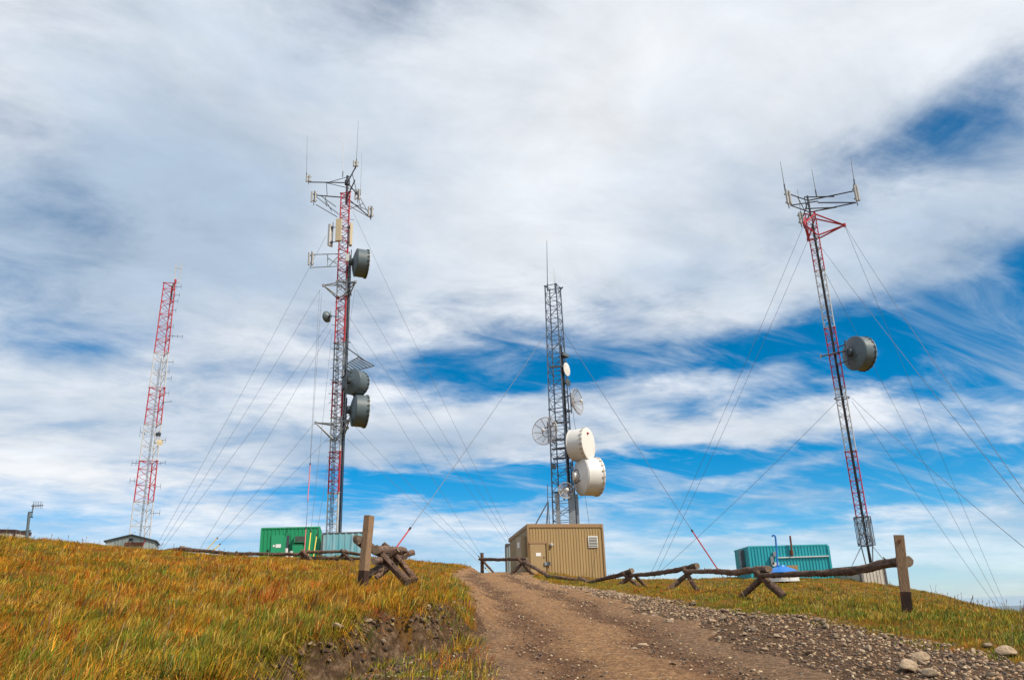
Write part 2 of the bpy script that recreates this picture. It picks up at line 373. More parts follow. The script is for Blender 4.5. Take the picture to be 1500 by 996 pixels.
def build_ground():
    front = np.arange(-56, 56.01, .28); back = np.arange(60, 300.1, 6)
    az = np.r_[front, back]; az = np.unique(np.round(az, 3))
    rs = [.03]
    while rs[-1] < 60000:
        r = rs[-1]; rs.append(r*(1.5 if r < 1 else 1.014 if 4 < r < 52 else 1.09))
    rs = np.array(rs)
    A, RR = np.meshgrid(np.radians(az), rs)
    x, y = RR*np.sin(A), RR*np.cos(A)
    z = terrain(x, y)
    L, D, B = road_edges(y)
    inside = sst(0, .35, np.minimum(x-L, D-x)) * (y < 80)
    z = z - .07*inside
    n, m = x.shape
    idx = np.arange(n*m).reshape(n, m)
    nxt = np.roll(idx, -1, axis=1)
    f = np.stack([idx[:-1], nxt[:-1], nxt[1:], idx[1:]], -1).reshape(-1, 4)[:, ::-1]
    soil = np.maximum(on_bank_face(x, y).astype(float), ((x > L-.1) & (x < B+.1) & (y < 60)).astype(float))
    bx = bank_x(y); fc = sst(.75, .35, x-bx)*sst(-.12, 0, x-bx)*(y < 13.6)
    r = np.hypot(x, y)
    me = mesh_np('ground', np.stack([x, y, z], -1).reshape(-1, 3), f, 'ground', attrs={
        'soil': ('FLOAT', soil.ravel()), 'face': ('FLOAT', fc.ravel()), 'far': ('FLOAT', sst(70, 200, r).ravel())}, smooth=True)
    o = link('ground', me); tag(o, kind='structure')
build_ground()

def build_road():
    ys = np.r_[np.arange(-4, 46, .11), np.arange(46, 78, .6)]
    k = 84
    L, D, B = road_edges(ys)
    L = L-.15+.16*np.sin(ys*1.9)+.08*np.sin(ys*5.3); D = D+.5+.2*np.sin(ys*1.3+1)+.1*np.sin(ys*4.7)
    t = np.linspace(0, 1, k)
    x = L[:, None]*(1-t)+D[:, None]*t; y = np.repeat(ys[:, None], k, 1)
    z = terrain(x, y)
    d = np.minimum(t, 1-t)[None]*(D-L)[:, None]
    rut = np.exp(-((t-.27)/.10)**2)+np.exp(-((t-.72)/.10)**2)
    z = z + .03*sst(0, .3, d) - .06*(1-sst(0, .12, d)) - .045*rut[None] + .012*vn(x, y, 2.2, 9) + .008*vn(x, y, 8.0, 4)
    n = len(ys); idx = np.arange(n*k).reshape(n, k)
    f = np.stack([idx[:-1, :-1], idx[:-1, 1:], idx[1:, 1:], idx[1:, :-1]], -1).reshape(-1, 4)
    wheel = np.repeat(rut[None], n, 0)
    grey = np.clip((1-sst(.0, .9, x-L[:, None]))*np.interp(y, [9, 16, 20], [1, .8, 0]) + sst(.62, .9, np.repeat(t[None], n, 0))*np.interp(y, [10, 17, 22], [1, .6, 0]), 0, 1)
    me = mesh_np('dirt_road', np.stack([x, y, z], -1).reshape(-1, 3), f, 'road', attrs={'wheel': ('FLOAT', wheel.ravel()), 'grey': ('FLOAT', grey.ravel())}, smooth=True)
    tag(link('dirt_road', me), kind='structure')
build_road()

# ------------------------------------------------------------------ mesh builder
class MB:
    def __init__(s): s.v = []; s.f = []; s.mi = []
    def ring(s, c, ax, r, n, ph=0.0):
        ax = Vector(ax).normalized(); a = ax.orthogonal().normalized(); b = ax.cross(a)
        i0 = len(s.v)
        for k in range(n):
            t = 2*math.pi*k/n+ph; s.v.append(c+a*(math.cos(t)*r)+b*(math.sin(t)*r))
        return i0
    def tube(s, p, q, r0, r1=None, n=6, cap=True):
        p, q = Vector(p), Vector(q); r1 = r0 if r1 is None else r1
        a, b = s.ring(p, q-p, r0, n), s.ring(q, q-p, r1, n)
        for k in range(n): s.f.append((a+k, a+(k+1) % n, b+(k+1) % n, b+k))
        if cap: s.f.append(tuple(a+k for k in reversed(range(n)))); s.f.append(tuple(b+k for k in range(n)))
        return s
    def path(s, pts, rs, n=8, cap=True, wob=0.0, seed=0):
        pts = [Vector(p) for p in pts]; rings = []
        ax0 = (pts[-1]-pts[0]).normalized(); a = ax0.orthogonal().normalized()
        for i, p in enumerate(pts):
            d = (pts[min(i+1, len(pts)-1)]-pts[max(i-1, 0)]).normalized()
            aa = (a-d*a.dot(d)).normalized(); bb = d.cross(aa); i0 = len(s.v)
            for k in range(n):
                t = 2*math.pi*k/n
                rr = rs[i]*(1+wob*mnoise.noise(Vector((math.cos(t)*1.3+seed*7.7, math.sin(t)*1.3, i*.55+seed))))
                s.v.append(p+aa*(math.cos(t)*rr)+bb*(math.sin(t)*rr))
            rings.append(i0)
        for a_, b_ in zip(rings, rings[1:]):
            for k in range(n): s.f.append((a_+k, a_+(k+1) % n, b_+(k+1) % n, b_+k))
        if cap:
            s.f.append(tuple(rings[0]+k for k in reversed(range(n)))); s.f.append(tuple(rings[-1]+k for k in range(n)))
        return s
    def box(s, c, u, v, w):
        """c centre, u v w half-extent vectors"""
        c, u, v, w = map(Vector, (c, u, v, w)); i = len(s.v)
        for a in (-1, 1):
            for b in (-1, 1):
                for d in (-1, 1): s.v.append(c+u*a+v*b+w*d)
        for q in ((0, 1, 3, 2), (4, 6, 7, 5), (0, 4, 5, 1), (2, 3, 7, 6), (0, 2, 6, 4), (1, 5, 7, 3)): s.f.append(tuple(i+k for k in q))
        return s
    def lathe(s, c, ax, prof, n=32, closed_ends=True):
        """prof: list of (distance along axis, radius)"""
        c = Vector(c); ax = Vector(ax).normalized(); rings = []
        for d, r in prof: rings.append(s.ring(c+ax*d, ax, max(r, 1e-4), n))
        for a, b in zip(rings, rings[1:]):
            for k in range(n): s.f.append((a+k, a+(k+1) % n, b+(k+1) % n, b+k))
        if closed_ends:
            s.f.append(tuple(rings[0]+k for k in reversed(range(n)))); s.f.append(tuple(rings[-1]+k for k in range(n)))
        return s
    def torus(s, c, ax, r, t, n=28, m=5):
        c = Vector(c); ax = Vector(ax).normalized(); a = ax.orthogonal().normalized(); b = ax.cross(a); i0 = len(s.v)
        for k in range(n):
            th = 2*math.pi*k/n; rd = a*math.cos(th)+b*math.sin(th)
            for j in range(m):
                ph = 2*math.pi*j/m; s.v.append(c+rd*(r+t*math.cos(ph))+ax*(t*math.sin(ph)))
        for k in range(n):
            for j in range(m):
                s.f.append((i0+k*m+j, i0+((k+1) % n)*m+j, i0+((k+1) % n)*m+(j+1) % m, i0+k*m+(j+1) % m))
        return s
    def build(s, name, material, parent=None, loc=None, smooth=False):
        """one object; vertices are given in world space and stored about the thing's origin"""
        root = Vector((0, 0, 0))
        p = parent
        while p is not None: root = root+p.location; p = p.parent
        o_loc = Vector(loc) if loc is not None else Vector((0, 0, 0))
        off = root+o_loc
        me = bpy.data.meshes.new(name); me.from_pydata([tuple(v-off) for v in s.v], [], s.f); me.update()
        mats = material if isinstance(material, (list, tuple)) else [material]
        for m_ in mats: me.materials.append(MATS[m_])
        if smooth:
            me.polygons.foreach_set('use_smooth', [len(f) <= 4 for f in s.f])
            me.set_sharp_from_angle(angle=R(40))
        o = link(name, me, parent); o.location = o_loc
        return o
def thing(name, loc, label, cat, group=None):
    o = bpy.data.objects.new(name, None); o.empty_display_size = .2; COL.objects.link(o); o.location = loc
    return tag(o, label, cat, group)

# ------------------------------------------------------------------ lattice towers
def lattice(name, label, x, y, z0, z1, w0, w1, rot, bands, bay, leg_r, br_r, n_legs=3, girt_every=2):
    """bands: [(z_from, z_to, material, plain colour word)]"""
    root = thing(name, (x, y, z0), label, 'tower', 'antenna towers on the ridge')
    c0 = Vector((x, y, 0))
    def legp(i, z):
        w = w0+(w1-w0)*(z-z0)/(z1-z0); rad = w/(2*math.sin(math.pi/n_legs)); a = rot+2*math.pi*i/n_legs
        return c0+Vector((math.cos(a)*rad, math.sin(a)*rad, z))
    flip = 0
    for (a, b, m, word) in bands:
        nb = max(1, round((b-a)/bay)); zs = [a+(b-a)*k/nb for k in range(nb+1)]
        mb = MB()
        for k in range(nb):
            for i in range(n_legs):
                j = (i+1) % n_legs
                s_, e_ = (i, j) if (k+flip) % 2 == 0 else (j, i)
                mb.tube(legp(s_, zs[k]), legp(e_, zs[k+1]), br_r, n=4, cap=False)
                if k % girt_every == 0: mb.tube(legp(i, zs[k]), legp(j, zs[k]), br_r*1.1, n=4, cap=False)
        for i in range(n_legs): mb.tube(legp(i, zs[-1]-.02), legp((i+1) % n_legs, zs[-1]-.02), br_r*1.5, n=4, cap=False)
        flip += nb
        sec = mb.build('tower_section', m, root); sec['label'] = word+' painted section of crossed lattice bracing'; sec['kind'] = 'stuff'
        for i in range(n_legs):
            lg = MB().tube(legp(i, a), legp(i, b), leg_r, n=6)
            lg.tube(legp(i, b-.035), legp(i, b+.0), leg_r*2.0, n=8)
            lg.build('leg', m, sec)
    return root, legp

def cables(parent, pts_list, r, name='cable_run', m='black_cable'):
    for pts in pts_list:
        MB().path(pts, [r]*len(pts), n=6).build(name, m, parent, smooth=True)

def zpix(px, py, Y): return P(px, py, Y).z

# --- tower with grey drum dishes (red and white, guyed)
Y2 = 59.0; b2 = P(488, 790, Y2); T2 = Vector((b2.x, b2.y, 0)); z2b = H(b2.x, b2.y)
def z2(py):
    px = 488+(790-py)*.034; return zpix(px, py, Y2)
bands2 = [(z2b, z2(722), 'white_paint', 'white'), (z2(722), z2(662), 'red_paint', 'red'), (z2(662), z2(612), 'white_paint', 'white'), (z2(612), z2(560), 'red_paint', 'red'),
          (z2(560), z2(503), 'galvanised', 'bare grey'), (z2(503), z2(436), 'red_paint', 'red'), (z2(436), z2(412), 'white_paint', 'white'), (z2(412), z2(284), 'red_paint', 'red')]
t2, leg2 = lattice('lattice_tower', 'red and white guyed lattice tower carrying grey drum dishes and antenna booms', T2.x, T2.y, z2b, z2(284), .86, .80, R(75), bands2, .46, .06, .026)
cables(t2, [[T2+Vector((.30+.075*k, -.22-.02*(k % 2), z)) for z in (z2b+1.0, z2b+6, z2(600), z2(500), z2(400-8*k))] for k in range(5)], .038)
cables(t2, [[T2+Vector((-.22+.10*k, -.36, z)) for z in (z2b+.9, z2b+8, z2(640), z2(545), z2(455+40*k))] for k in range(3)], .026)
for k in range(4):   # cables fan out to the hut at the foot
    p = T2+Vector((.30+.075*k, -.25, z2b+1.0))
    MB().path([p, p+Vector((.12*k-.1, -.2, -.4)), Vector((p.x+.22*k-.4, T2.y-.8, z2b+.3))], [.034]*3, n=6).build('cable_run', 'black_cable', t2)
rn = random.Random(5)
for k in range(64):  # cable brackets and step arms that stick out of the faces
    z = z2(690)+(z2(300)-z2(690))*k/64+rn.uniform(-.15, .15); sx = rn.choice((-1, 1, -1))
    p = T2+Vector((sx*.36, rn.uniform(-.35, .1), z)); q = p+Vector((sx*rn.uniform(.12, .38), rn.uniform(-.2, .1), rn.uniform(-.12, .12)))
    MB().tube(p-Vector((sx*.25, 0, 0)), q, .022, n=5).build('bracket', 'dark_steel' if k % 3 else 'galvanised', t2)
MB().box((T2.x, T2.y, z2b+.02), (.9, 0, 0), (0, .9, 0), (0, 0, .12)).build('footing', 'concrete', t2)

def star_mount(parent, ctr, z_top, z_low, tips, m, r, name='guy_arm'):
    """outrigger frame: every tip is tied to the mast by two upper bars and one lower strut pair"""
    n = len(tips)
    for i, tp in enumerate(tips):
        tp = Vector(tp); d = (tp-Vector((ctr.x, ctr.y, tp.z))); s_ = Vector((-d.y, d.x, 0)).normalized()*.35; dn = d.normalized()*.25
        a = Vector((ctr.x, ctr.y, z_top))+dn; l = Vector((ctr.x, ctr.y, z_low))+dn
        mb = MB(); mb.tube(a+s_, tp, r, n=6); mb.tube(a-s_, tp, r, n=6); mb.tube(l+s_*.8, tp, r, n=6); mb.tube(l-s_*.8, tp, r, n=6)
        mb.lathe(tp-Vector((0, 0, r*2)), (0, 0, 1), [(0, r*2), (r*4, r*2)], 8)
        mb.build(name, m, parent)
def tri_tips(ctr, z, rad, rot): return [Vector((ctr.x+rad*math.cos(rot+i*2.0944), ctr.y+rad*math.sin(rot+i*2.0944), z)) for i in range(3)]
tips_a = tri_tips(T2, z2(421), 1.55, R(200)); star_mount(t2, T2, z2(416), z2(438), tips_a, 'galvanised', .05)
tips_b = tri_tips(T2, z2(620), 1.62, R(195)); star_mount(t2, T2, z2(622), z2(645), tips_b, 'galvanised', .05)

# --- tower behind the tan hut (blue grey)
Y3 = 52.0; b3 = P(831, 830, Y3); T3 = Vector((b3.x, b3.y, 0)); z3b = H(b3.x, b3.y)
def z3(py): return zpix(831-(830-py)*.052, py, Y3)
t3, leg3 = lattice('lattice_tower', 'blue grey lattice tower behind the tan hut with white drums', T3.x, T3.y, z3b, z3(420), 1.22, .82, R(20),
                   [(z3b, z3(600), 'tower_blue_grey', 'lower grey'), (z3(600), z3(420), 'tower_blue_grey', 'upper grey')], .62, .045, .020, n_legs=4, girt_every=1)
for (px, w, yo) in ((817, .17, -.75), (838, .25, -.78), (846, .10, -.5)):   # tall cable trays at the foot
    zt = z3(726); c = P(px, 745, Y3+yo)
    MB().box((c.x, c.y, (zt+z3b)/2), (w/1.3, 0, 0), (0, .06, 0), (0, 0, (zt-z3b)/2)).build('cable_tray', 'galvanised', t3)
cables(t3, [[Vector((T3.x+.28+.07*k, T3.y-.5, z)) for z in (z3b+.5, z3(700), z3(560), z3(500+10*k))] for k in range(3)], .035)
for (py, x0, x1) in ((620, 808, 835), (645, 808, 838), (658, 808, 836), (672, 810, 840), (722, 812, 842), (538, 805, 828)):   # cross channels
    a, b = P(x0, py, Y3-.65), P(x1, py-2, Y3-.65)
    MB().box((a+b)/2, (b-a)/2, (0, .05, 0), (0, 0, .06)).build('cross_channel', 'dark_steel', t3)

# --- far tower behind the gabled shed (red and white, tapered)
Y1 = 76.0; b1 = P(205, 800, Y1); T1 = Vector((b1.x, b1.y, 0)); z1b = H(b1.x, b1.y)
def z1(py): return zpix(204+(800-py)*.113, py, Y1)
bands1 = [(z1b, z1(735), 'white_paint', 'white'), (z1(735), z1(676), 'red_paint', 'red'), (z1(676), z1(622), 'white_paint', 'white'), (z1(622), z1(569), 'red_paint', 'red'),
          (z1(569), z1(518), 'white_paint', 'white'), (z1(518), z1(416), 'red_paint', 'red')]
t1, leg1 = lattice('lattice_tower', 'tapered red and white lattice tower behind the gabled shed', T1.x, T1.y, z1b, z1(416), 1.85, 1.10, R(100), bands1, .72, .06, .026)
cables(t1, [[Vector((T1.x+.10+.11*k-.02*z*0, T1.y-.55, z)) for z in (z1b+.3, z1(680), z1(600), z1(540-14*k))] for k in range(2)], .035, m='galvanised')
MB().tube(leg1(0, z1(416))+Vector((.1, 0, -1.6)), leg1(0, z1(416))+Vector((.12, 0, .35)), .06).build('lightning_rod', 'dark_steel', t1)
MB().lathe(leg1(2, z1(416))+Vector((0, 0, 0)), (0, 0, 1), [(0, .1), (.3, .12), (.42, .06)], 10).build('beacon_lamp', 'red_paint', t1)

# --- right tower (slim, red and white)
Y4 = 47.0; b4 = P(1277, 838, Y4); T4 = Vector((b4.x, b4.y, 0)); z4b = H(b4.x, b4.y)
def z4(py): return zpix(1277-(838-py)*.168, py, Y4)
bands4 = [(z4(800), z4(757), 'galvanised', 'bare grey'), (z4(757), z4(661), 'red_paint', 'red'), (z4(661), z4(569), 'white_paint', 'white'), (z4(569), z4(481), 'red_paint', 'red'),
          (z4(481), z4(397), 'white_paint', 'white'), (z4(397), z4(313), 'red_paint', 'red')]
t4, leg4 = lattice('lattice_tower', 'slim red and white guyed tower behind the pale hut with one grey dish', T4.x, T4.y, z4(800), z4(313), .60, .60, R(60), bands4, .36, .036, .016, girt_every=2)
cables(t4, [[Vector((T4.x-.12+.05*k, T4.y-.22, z)) for z in (z4b+.2, z4(700), z4(500), z4(330))] for k in range(3)], .027)
for i in range(3):                # tapered feet down to the pier
    MB().tube(leg4(i, z4(800)), Vector((T4.x, T4.y, z4b+.25))+Vector((math.cos(i*2.1), math.sin(i*2.1), 0))*.18, .035).build('foot_strut', 'galvanised', t4)
    MB().tube(leg4(i, z4(800)), Vector((T4.x, T4.y, z4(827)))+(leg4(i, 0)-T4)*3.0, .022).build('brace', 'galvanised', t4)
MB().lathe((T4.x, T4.y, z4b-.3), (0, 0, 1), [(0, .4), (.55, .36)], 12).build('footing', 'concrete', t4)
def climb_guard():
    for i in range(3):            # anti-climb panels on the lowest section
        a, b = leg4(i, 0), leg4((i+1) % 3, 0); o = ((a+b)/2-T4).normalized()*.14; a, b = a+o-(b-a)*.12, b+o+(b-a)*.12
        za, zb = z4(799), z4(757); mb = MB(); U = Vector((0, 0, 1))
        A, B = a+U*za, b+U*za; C, D = b+U*zb, a+U*zb
        for p, q in ((A, B), (B, C), (C, D), (D, A), (A, C), (B, D)): mb.tube(p, q, .022, n=4)
        pn = mb.build('climb_guard_panel', 'tower_blue_grey', t4)
        m2 = MB()
        for k in range(1, 9):
            t = k/9; m2.tube(A.lerp(B, t), D.lerp(C, t), .007, n=4, cap=False)
        s_ = m2.build('guard_bars', 'galvanised', pn); s_['kind'] = 'stuff'
climb_guard()
tipA, tipB, tipC = P(1178, 328, Y4-1.2), P(1237, 330, Y4-.6), P(1184, 351, Y4+.9)
star_mount(t4, T4, z4(318), z4(348), [tipA, tipB, tipC], 'red_paint', .05)
for a, b in ((tipA, tipC),): MB().tube(a, b, .05).build('arm_tie', 'red_paint', t4)
MB().torus((T4.x, T4.y, z4(583)), (0, 0, 1), .42, .035, 20).build('guy_collar', 'galvanised', t4)

# ------------------------------------------------------------------ dishes and antennas
def drum_dish(label, c, axis, dia, depth, to, body='dish_grey', rim='dish_grey', group='drum microwave dishes on the towers', front='radome_white', cone=.28, clips=20, emblem=False):
    """c: centre of the drum; axis points out of the front; `to` is the tower axis it is clamped to"""
    c = Vector(c); ax = Vector(axis).normalized(); r = dia/2
    side = ax.cross(Vector((0, 0, 1))).normalized(); u3 = side.cross(ax)
    back = c-ax*(depth/2)
    root = thing('microwave_dish', c, label, 'dish antenna', group)
    MB().lathe(back, ax, [(-cone, r*.16), (-cone*.92, r*.24), (-cone*.55, r*.66), (-cone*.1, r*.985), (0.0, r*1.0)], 40).build('reflector_back', body, root, smooth=True)
    sh = MB().lathe(back+ax*.004, ax, [(0, r*.995), (.02, r*1.02), (.05, r*1.02), (.055, r*.995), (depth*.86, r*1.0), (depth*.861, r*1.035), (depth*.93, r*1.035)], 40).build('shroud', body, root, smooth=True)
    rd = MB().lathe(c+ax*(depth/2-depth*.07), ax, [(0, r*1.03), (.03, r*1.02), (.075, r*.8), (.085, r*.4), (.09, .01)], 40).build('radome', front, root, smooth=True)
    for k in range(clips):
        t = 2*math.pi*(k+.5)/clips; d = side*math.cos(t)+u3*math.sin(t); tt = ax.cross(d)
        MB().box(c+ax*(depth*.36)+d*(r*1.03), ax*(depth*.09), d*(.022 if body == 'dish_grey' else .014), tt*.045).build('clip', 'dish_grey_dark' if body == 'dish_grey' else 'clip_stained', sh)
    hub = back-ax*cone
    MB().lathe(hub-ax*.22, ax, [(0, r*.20), (.05, r*.26), (.24, r*.26)], 16).build('hub', 'dish_grey_dark' if body == 'dish_grey' else body, root, smooth=True)
    MB().torus(hub+ax*.07, ax, r*.36, .03, 24).build('mount_ring', 'dark_steel', root)
    # clamp pipe and two arms back to the tower
    to = Vector((to.x, to.y, c.z)); pp = hub-ax*.26
    MB().tube(pp-Vector((0, 0, r*.75)), pp+Vector((0, 0, r*.75)), .05, n=8).build('mount_pipe', 'dark_steel', root)
    for s_ in (-1, 1):
        q = Vector((pp.x, pp.y, c.z+s_*r*.5)); MB().tube(q, Vector((to.x, to.y, q.z))+(q-Vector((to.x, to.y, q.z)))*.25, .04).build('mount_arm', 'dark_steel', root)
    MB().tube(pp+Vector((0, 0, -r*.5)), back+side*(r*.72)-u3*.1, .022).build('side_strut', 'dark_steel', root)
    if emblem:
        MB().box(c+ax*(depth/2+.035)+u3*(r*.62)-side*0+side*(r*.2), side*.10, u3*.05, ax*.03).build('red_emblem', 'guard_red', root)
    return root
drum_dish('upper grey drum dish beside the beige panels on the red and white tower', P(530, 386, Y2-.3), (.93, .36, -.03), 2.28, 1.0, T2)
drum_dish('grey drum dish under the slatted ice shield, its round back showing', P(521, 561, Y2-.6), (.52, .85, 0), 1.95, 1.0, T2)
drum_dish('lowest grey drum dish above the lower guy arms of the middle tower', P(528, 602, Y2-.3), (.92, .38, -.04), 2.42, 1.05, T2)
drum_dish('grey drum dish halfway up the slim tower, pointing away to the plain', P(1259, 518, Y4-.4), (.95, .31, -.02), 2.08, .78, T4)
drum_dish('white drum dish with flat front disc showing above a larger white drum', P(851, 651, Y3-.9), (.87, -.49, 0), 2.02, 1.2, T3, 'dish_white', 'dish_white', emblem=True)
drum_dish('large white drum dish just above the roof of the tan hut', P(864, 698, Y3-.5), (.94, .34, 0), 2.42, 1.2, T3, 'dish_white', 'dish_white', cone=.42)

def small_dish(label, c, axis, dia, to, m, deep=.25):
    c = Vector(c); ax = Vector(axis).normalized(); r = dia/2
    root = thing('small_dish', c, label, 'dish antenna', 'small dishes on the towers')
    MB().lathe(c, ax, [(-r*deep*1.6, r*.12), (-r*deep*1.3, r*.4), (-r*deep*.6, r*.8), (0, r), (r*.06, r), (r*.06, r*.97), (r*.12, r*.6), (r*.16, .01)], 24).build('reflector', m, root, smooth=True)
    q = c-ax*(r*deep*1.6); MB().lathe(q-ax*.16, ax, [(0, r*.22), (.18, r*.22)], 10).build('hub', 'dark_steel', root)
    w = Vector((to.x, to.y, c.z)); MB().tube(q-ax*.1, w+(q-w)*.3, .035).build('mount_arm', 'dark_steel', root)
    MB().tube(q-ax*.12-Vector((0, 0, r)), q-ax*.12+Vector((0, 0, r)), .035).build('mount_pipe', 'galvanised', root)
    return root
small_dish('small grey dish on the left side of the red and white tower', P(479, 464, Y2-.2), (-.8, .55, .1), .92, T2, 'dish_grey', .4)
small_dish('small dark grey dish tipped upward, topmost on the blue grey tower', P(827, 519, Y3-.3), (.35, -.45, .6), .74, T3, 'dish_grey_dark', .5)
small_dish('small white round dish between two grey ones on blue grey tower', P(830, 541, Y3-.4), (.85, -.5, 0), .92, T3, 'dish_white')
small_dish('smallest grey dish below the white one on blue grey tower', P(832, 560, Y3-.4), (.7, -.6, .1), .55, T3, 'dish_grey_dark', .4)
small_dish('beige little dish on the far tapered tower', P(234, 648, Y1-.3), (.5, -.85, 0), .62, T1, 'antenna_beige')

def grid_dish(label, c, axis, dia, to, feed=True):
    c = Vector(c); ax = Vector(axis).normalized(); r = dia/2; s_ = ax.cross(Vector((0, 0, 1))).normalized(); u3 = s_.cross(ax)
    root = thing('grid_dish', c, label, 'dish antenna', 'wire grid dishes on the blue grey tower')
    dep = r*.42
    def pt(t, k): return c+(s_*math.cos(t)+u3*math.sin(t))*(r*k)+ax*(dep*(k*k-1))
    MB().torus(c, ax, r, .028, 40).build('rim', 'dish_mesh', root)
    for i in range(10):
        t = 2*math.pi*i/10; MB().path([pt(t, k) for k in (.06, .3, .55, .8, 1)], [.02]*5, n=5).build('rib', 'dish_mesh', root)
    mb = MB()
    for j in range(1, 13): mb.torus(c+ax*(dep*((j/13)**2-1)), ax, r*j/13, .0085, 40, 4)
    for i in range(40):
        t = 2*math.pi*(i+.5)/40; mb.path([pt(t, k) for k in (.35, .7, 1)], [.007]*3, n=4, cap=False)
    w = mb.build('wire_mesh', 'dish_mesh', root); w['kind'] = 'stuff'
    MB().torus(c+ax*(dep*(.36**2-1)-.02), ax, r*.36, .03, 28).build('back_ring', 'tower_blue_grey', root)
    MB().tube(c-ax*(dep+.1), c+ax*(r*.28), .02).build('feed_strut', 'dish_mesh', root)
    MB().lathe(c+ax*(r*.18), ax, [(0, .05), (.05, .12), (.16, .12), (.2, .05)], 12).build('feed_horn', 'antenna_white', root)
    q = c-ax*(dep+.12); MB().tube(q-Vector((0, 0, r*.8)), q+Vector((0, 0, r*.8)), .045).build('mount_pipe', 'tower_blue_grey', root)
    for k in (-1, 1):
        e = q+Vector((0, 0, k*r*.6)); w_ = Vector((to.x, to.y, e.z-.2)); MB().tube(e, w_+(e-w_)*.3, .045).build('mount_arm', 'tower_blue_grey', root)
grid_dish('wire grid dish on the right side of the blue grey tower', P(846, 588, Y3-.5), (.86, -.45, .05), 1.75, T3)
grid_dish('wire grid dish facing out on the left side of the blue grey tower', P(798, 631, Y3-.9), (-.45, -.88, .05), 1.80, T3)
grid_dish('wire grid dish inside the lattice foot just over the tan hut roof', P(829, 718, Y3-1.1), (.25, -.95, .05), 1.0, T3)
def junction_box(label, c, s, m='antenna_white', cat='box'):
    o = MB().box(c, (s[0], 0, 0), (0, s[1], 0), (0, 0, s[2])); o.box(Vector(c)-Vector((0, s[1]+.01, 0)), (s[0]*.8, 0, 0), (0, .012, 0), (0, 0, s[2]*.8))
    tag(o.build('junction_box', m, None, loc=c), label, cat)
junction_box('little grey box on the left leg of the blue grey tower', P(811, 683, Y3-.6), (.13, .1, .16), 'dish_grey')

def whip(label, p0, p1, r=.025, base=True, group='whip antennas on the towers', m='whip_grey', r1=None):
    p0, p1 = Vector(p0), Vector(p1); d = (p1-p0).normalized()
    o = MB().tube(p0, p1, r, r1 or r*.5, n=6).build('whip_antenna', m, None, loc=p0)
    tag(o, label, 'antenna', group)
    if base:
        MB().lathe(p0-d*.1, d, [(0, r*1.6), (.5, r*1.6), (.55, r*1.1)], 8).build('base_sleeve', 'dark_steel', o).location = (0, 0, 0)
    return o

def boom(parent, p, q, r=.035, m='dark_steel', name='boom'): return MB().tube(p, q, r, n=6).build(name, m, parent)

def dipole_pair(label, top, h, group, wd=.16, m='antenna_grey'):
    """short white cylinder pair on a clamp pipe"""
    wd *= .72; top = Vector(top); root = thing('sector_antenna', top-Vector((0, 0, h)), label, 'antenna', group)
    for s_ in (-1, 1):
        MB().lathe(top+Vector((s_*wd, -.05, -h)), (0, 0, 1), [(0, .04), (.03, .08), (h-.03, .08), (h, .04)], 12).build('radome_tube', m, root, smooth=True)
    for k in (.2, .8): MB().box(top-Vector((0, -.06, h*k)), (wd+.1, 0, 0), (0, .05, 0), (0, 0, .035)).build('clamp', 'galvanised', root)
    MB().tube(top-Vector((0, -.12, h*1.2)), top+Vector((0, .12, h*.15)), .03).build('mount_pipe', 'dark_steel', root)
    return root
# antenna frame at the head of the middle tower
hubU, hubL = Vector((T2.x, T2.y, z2(268))), Vector((T2.x, T2.y, z2(290)))
fr = thing('antenna_frame', (T2.x, T2.y, z2(300)), 'dark steel boom frame spreading from the head of the red and white tower', 'antenna mount')
MB().tube((T2.x, T2.y, z2(300)), (T2.x, T2.y, z2(258)), .11, n=10).build('mast', 'dark_steel', fr)
MB().lathe(hubU-Vector((0, 0, .2)), (0, 0, 1), [(0, .22), (.4, .22)], 12).build('hub', 'dark_steel', fr)
aU, bU, cU = P(453, 267, Y2-.6), P(522, 243, Y2-3.0), P(527, 289, Y2+1.2)
aL, bL, cL = P(460, 286, Y2-.3), P(520, 264, Y2-2.6), P(544, 320, Y2+1.6)
for p, q in ((hubU, aU), (hubU, bU), (hubU, cU), (hubL, aL), (hubL, bL), (hubL, cL)): boom(fr, p, q, .05)
for p, q in ((hubU.lerp(aU, .5), bU.lerp(hubU, .6)), (hubU.lerp(cU, .8), bU.lerp(hubU, .45)), (hubU.lerp(aU, .6), cU.lerp(hubU, .55)),
             (aL, P(495, 313, Y2-.3)), (P(463, 300, Y2-.3), P(494, 318, Y2-.3)), (cL, P(508, 300, Y2)), (cU, P(543, 318, Y2+1.5)),
             (hubL.lerp(aL, .6), hubU.lerp(aU, .55)), (P(478, 302, Y2-.3), hubL.lerp(aL, .65)), (P(486, 309, Y2-.3), P(476, 292, Y2-.3)), (P(512, 296, Y2), cL.lerp(cU, .4)),
             (hubL.lerp(cL, .6), hubU.lerp(cU, .8)), (P(511, 307, Y2), cL.lerp(cU, .7)), (P(492, 303, Y2-.2), hubL.lerp(aL, .8))): boom(fr, p, q, .03, name='brace')
gS = 'white sector antennas on the middle tower'
dipole_pair('white antenna pair under the left whip, highest on that boom', P(452, 257, Y2-.75), .65, gS)
dipole_pair('white antenna pair below the left boom of the middle tower', P(460, 281, Y2-.5), 1.0, gS, .2)
dipole_pair('white antenna pair on the raised boom tip under the tallest whip', P(521, 236, Y2-3.15), .55, gS)
dipole_pair('white antenna pair close beside the tower head', P(524, 278, Y2+1.0), 1.0, gS, .22)
dipole_pair('white antenna pair at the far end of the lower right boom', P(543, 303, Y2+1.4), 1.0, gS, .2)
dipole_pair('white antenna pair on the short side boom level with the upper drum', P(456, 370, Y2-.4), 1.15, gS, .2)
fr2 = thing('side_boom', P(495, 392, Y2-.2), 'double steel boom reaching left from the middle tower above its guy arms', 'antenna mount')
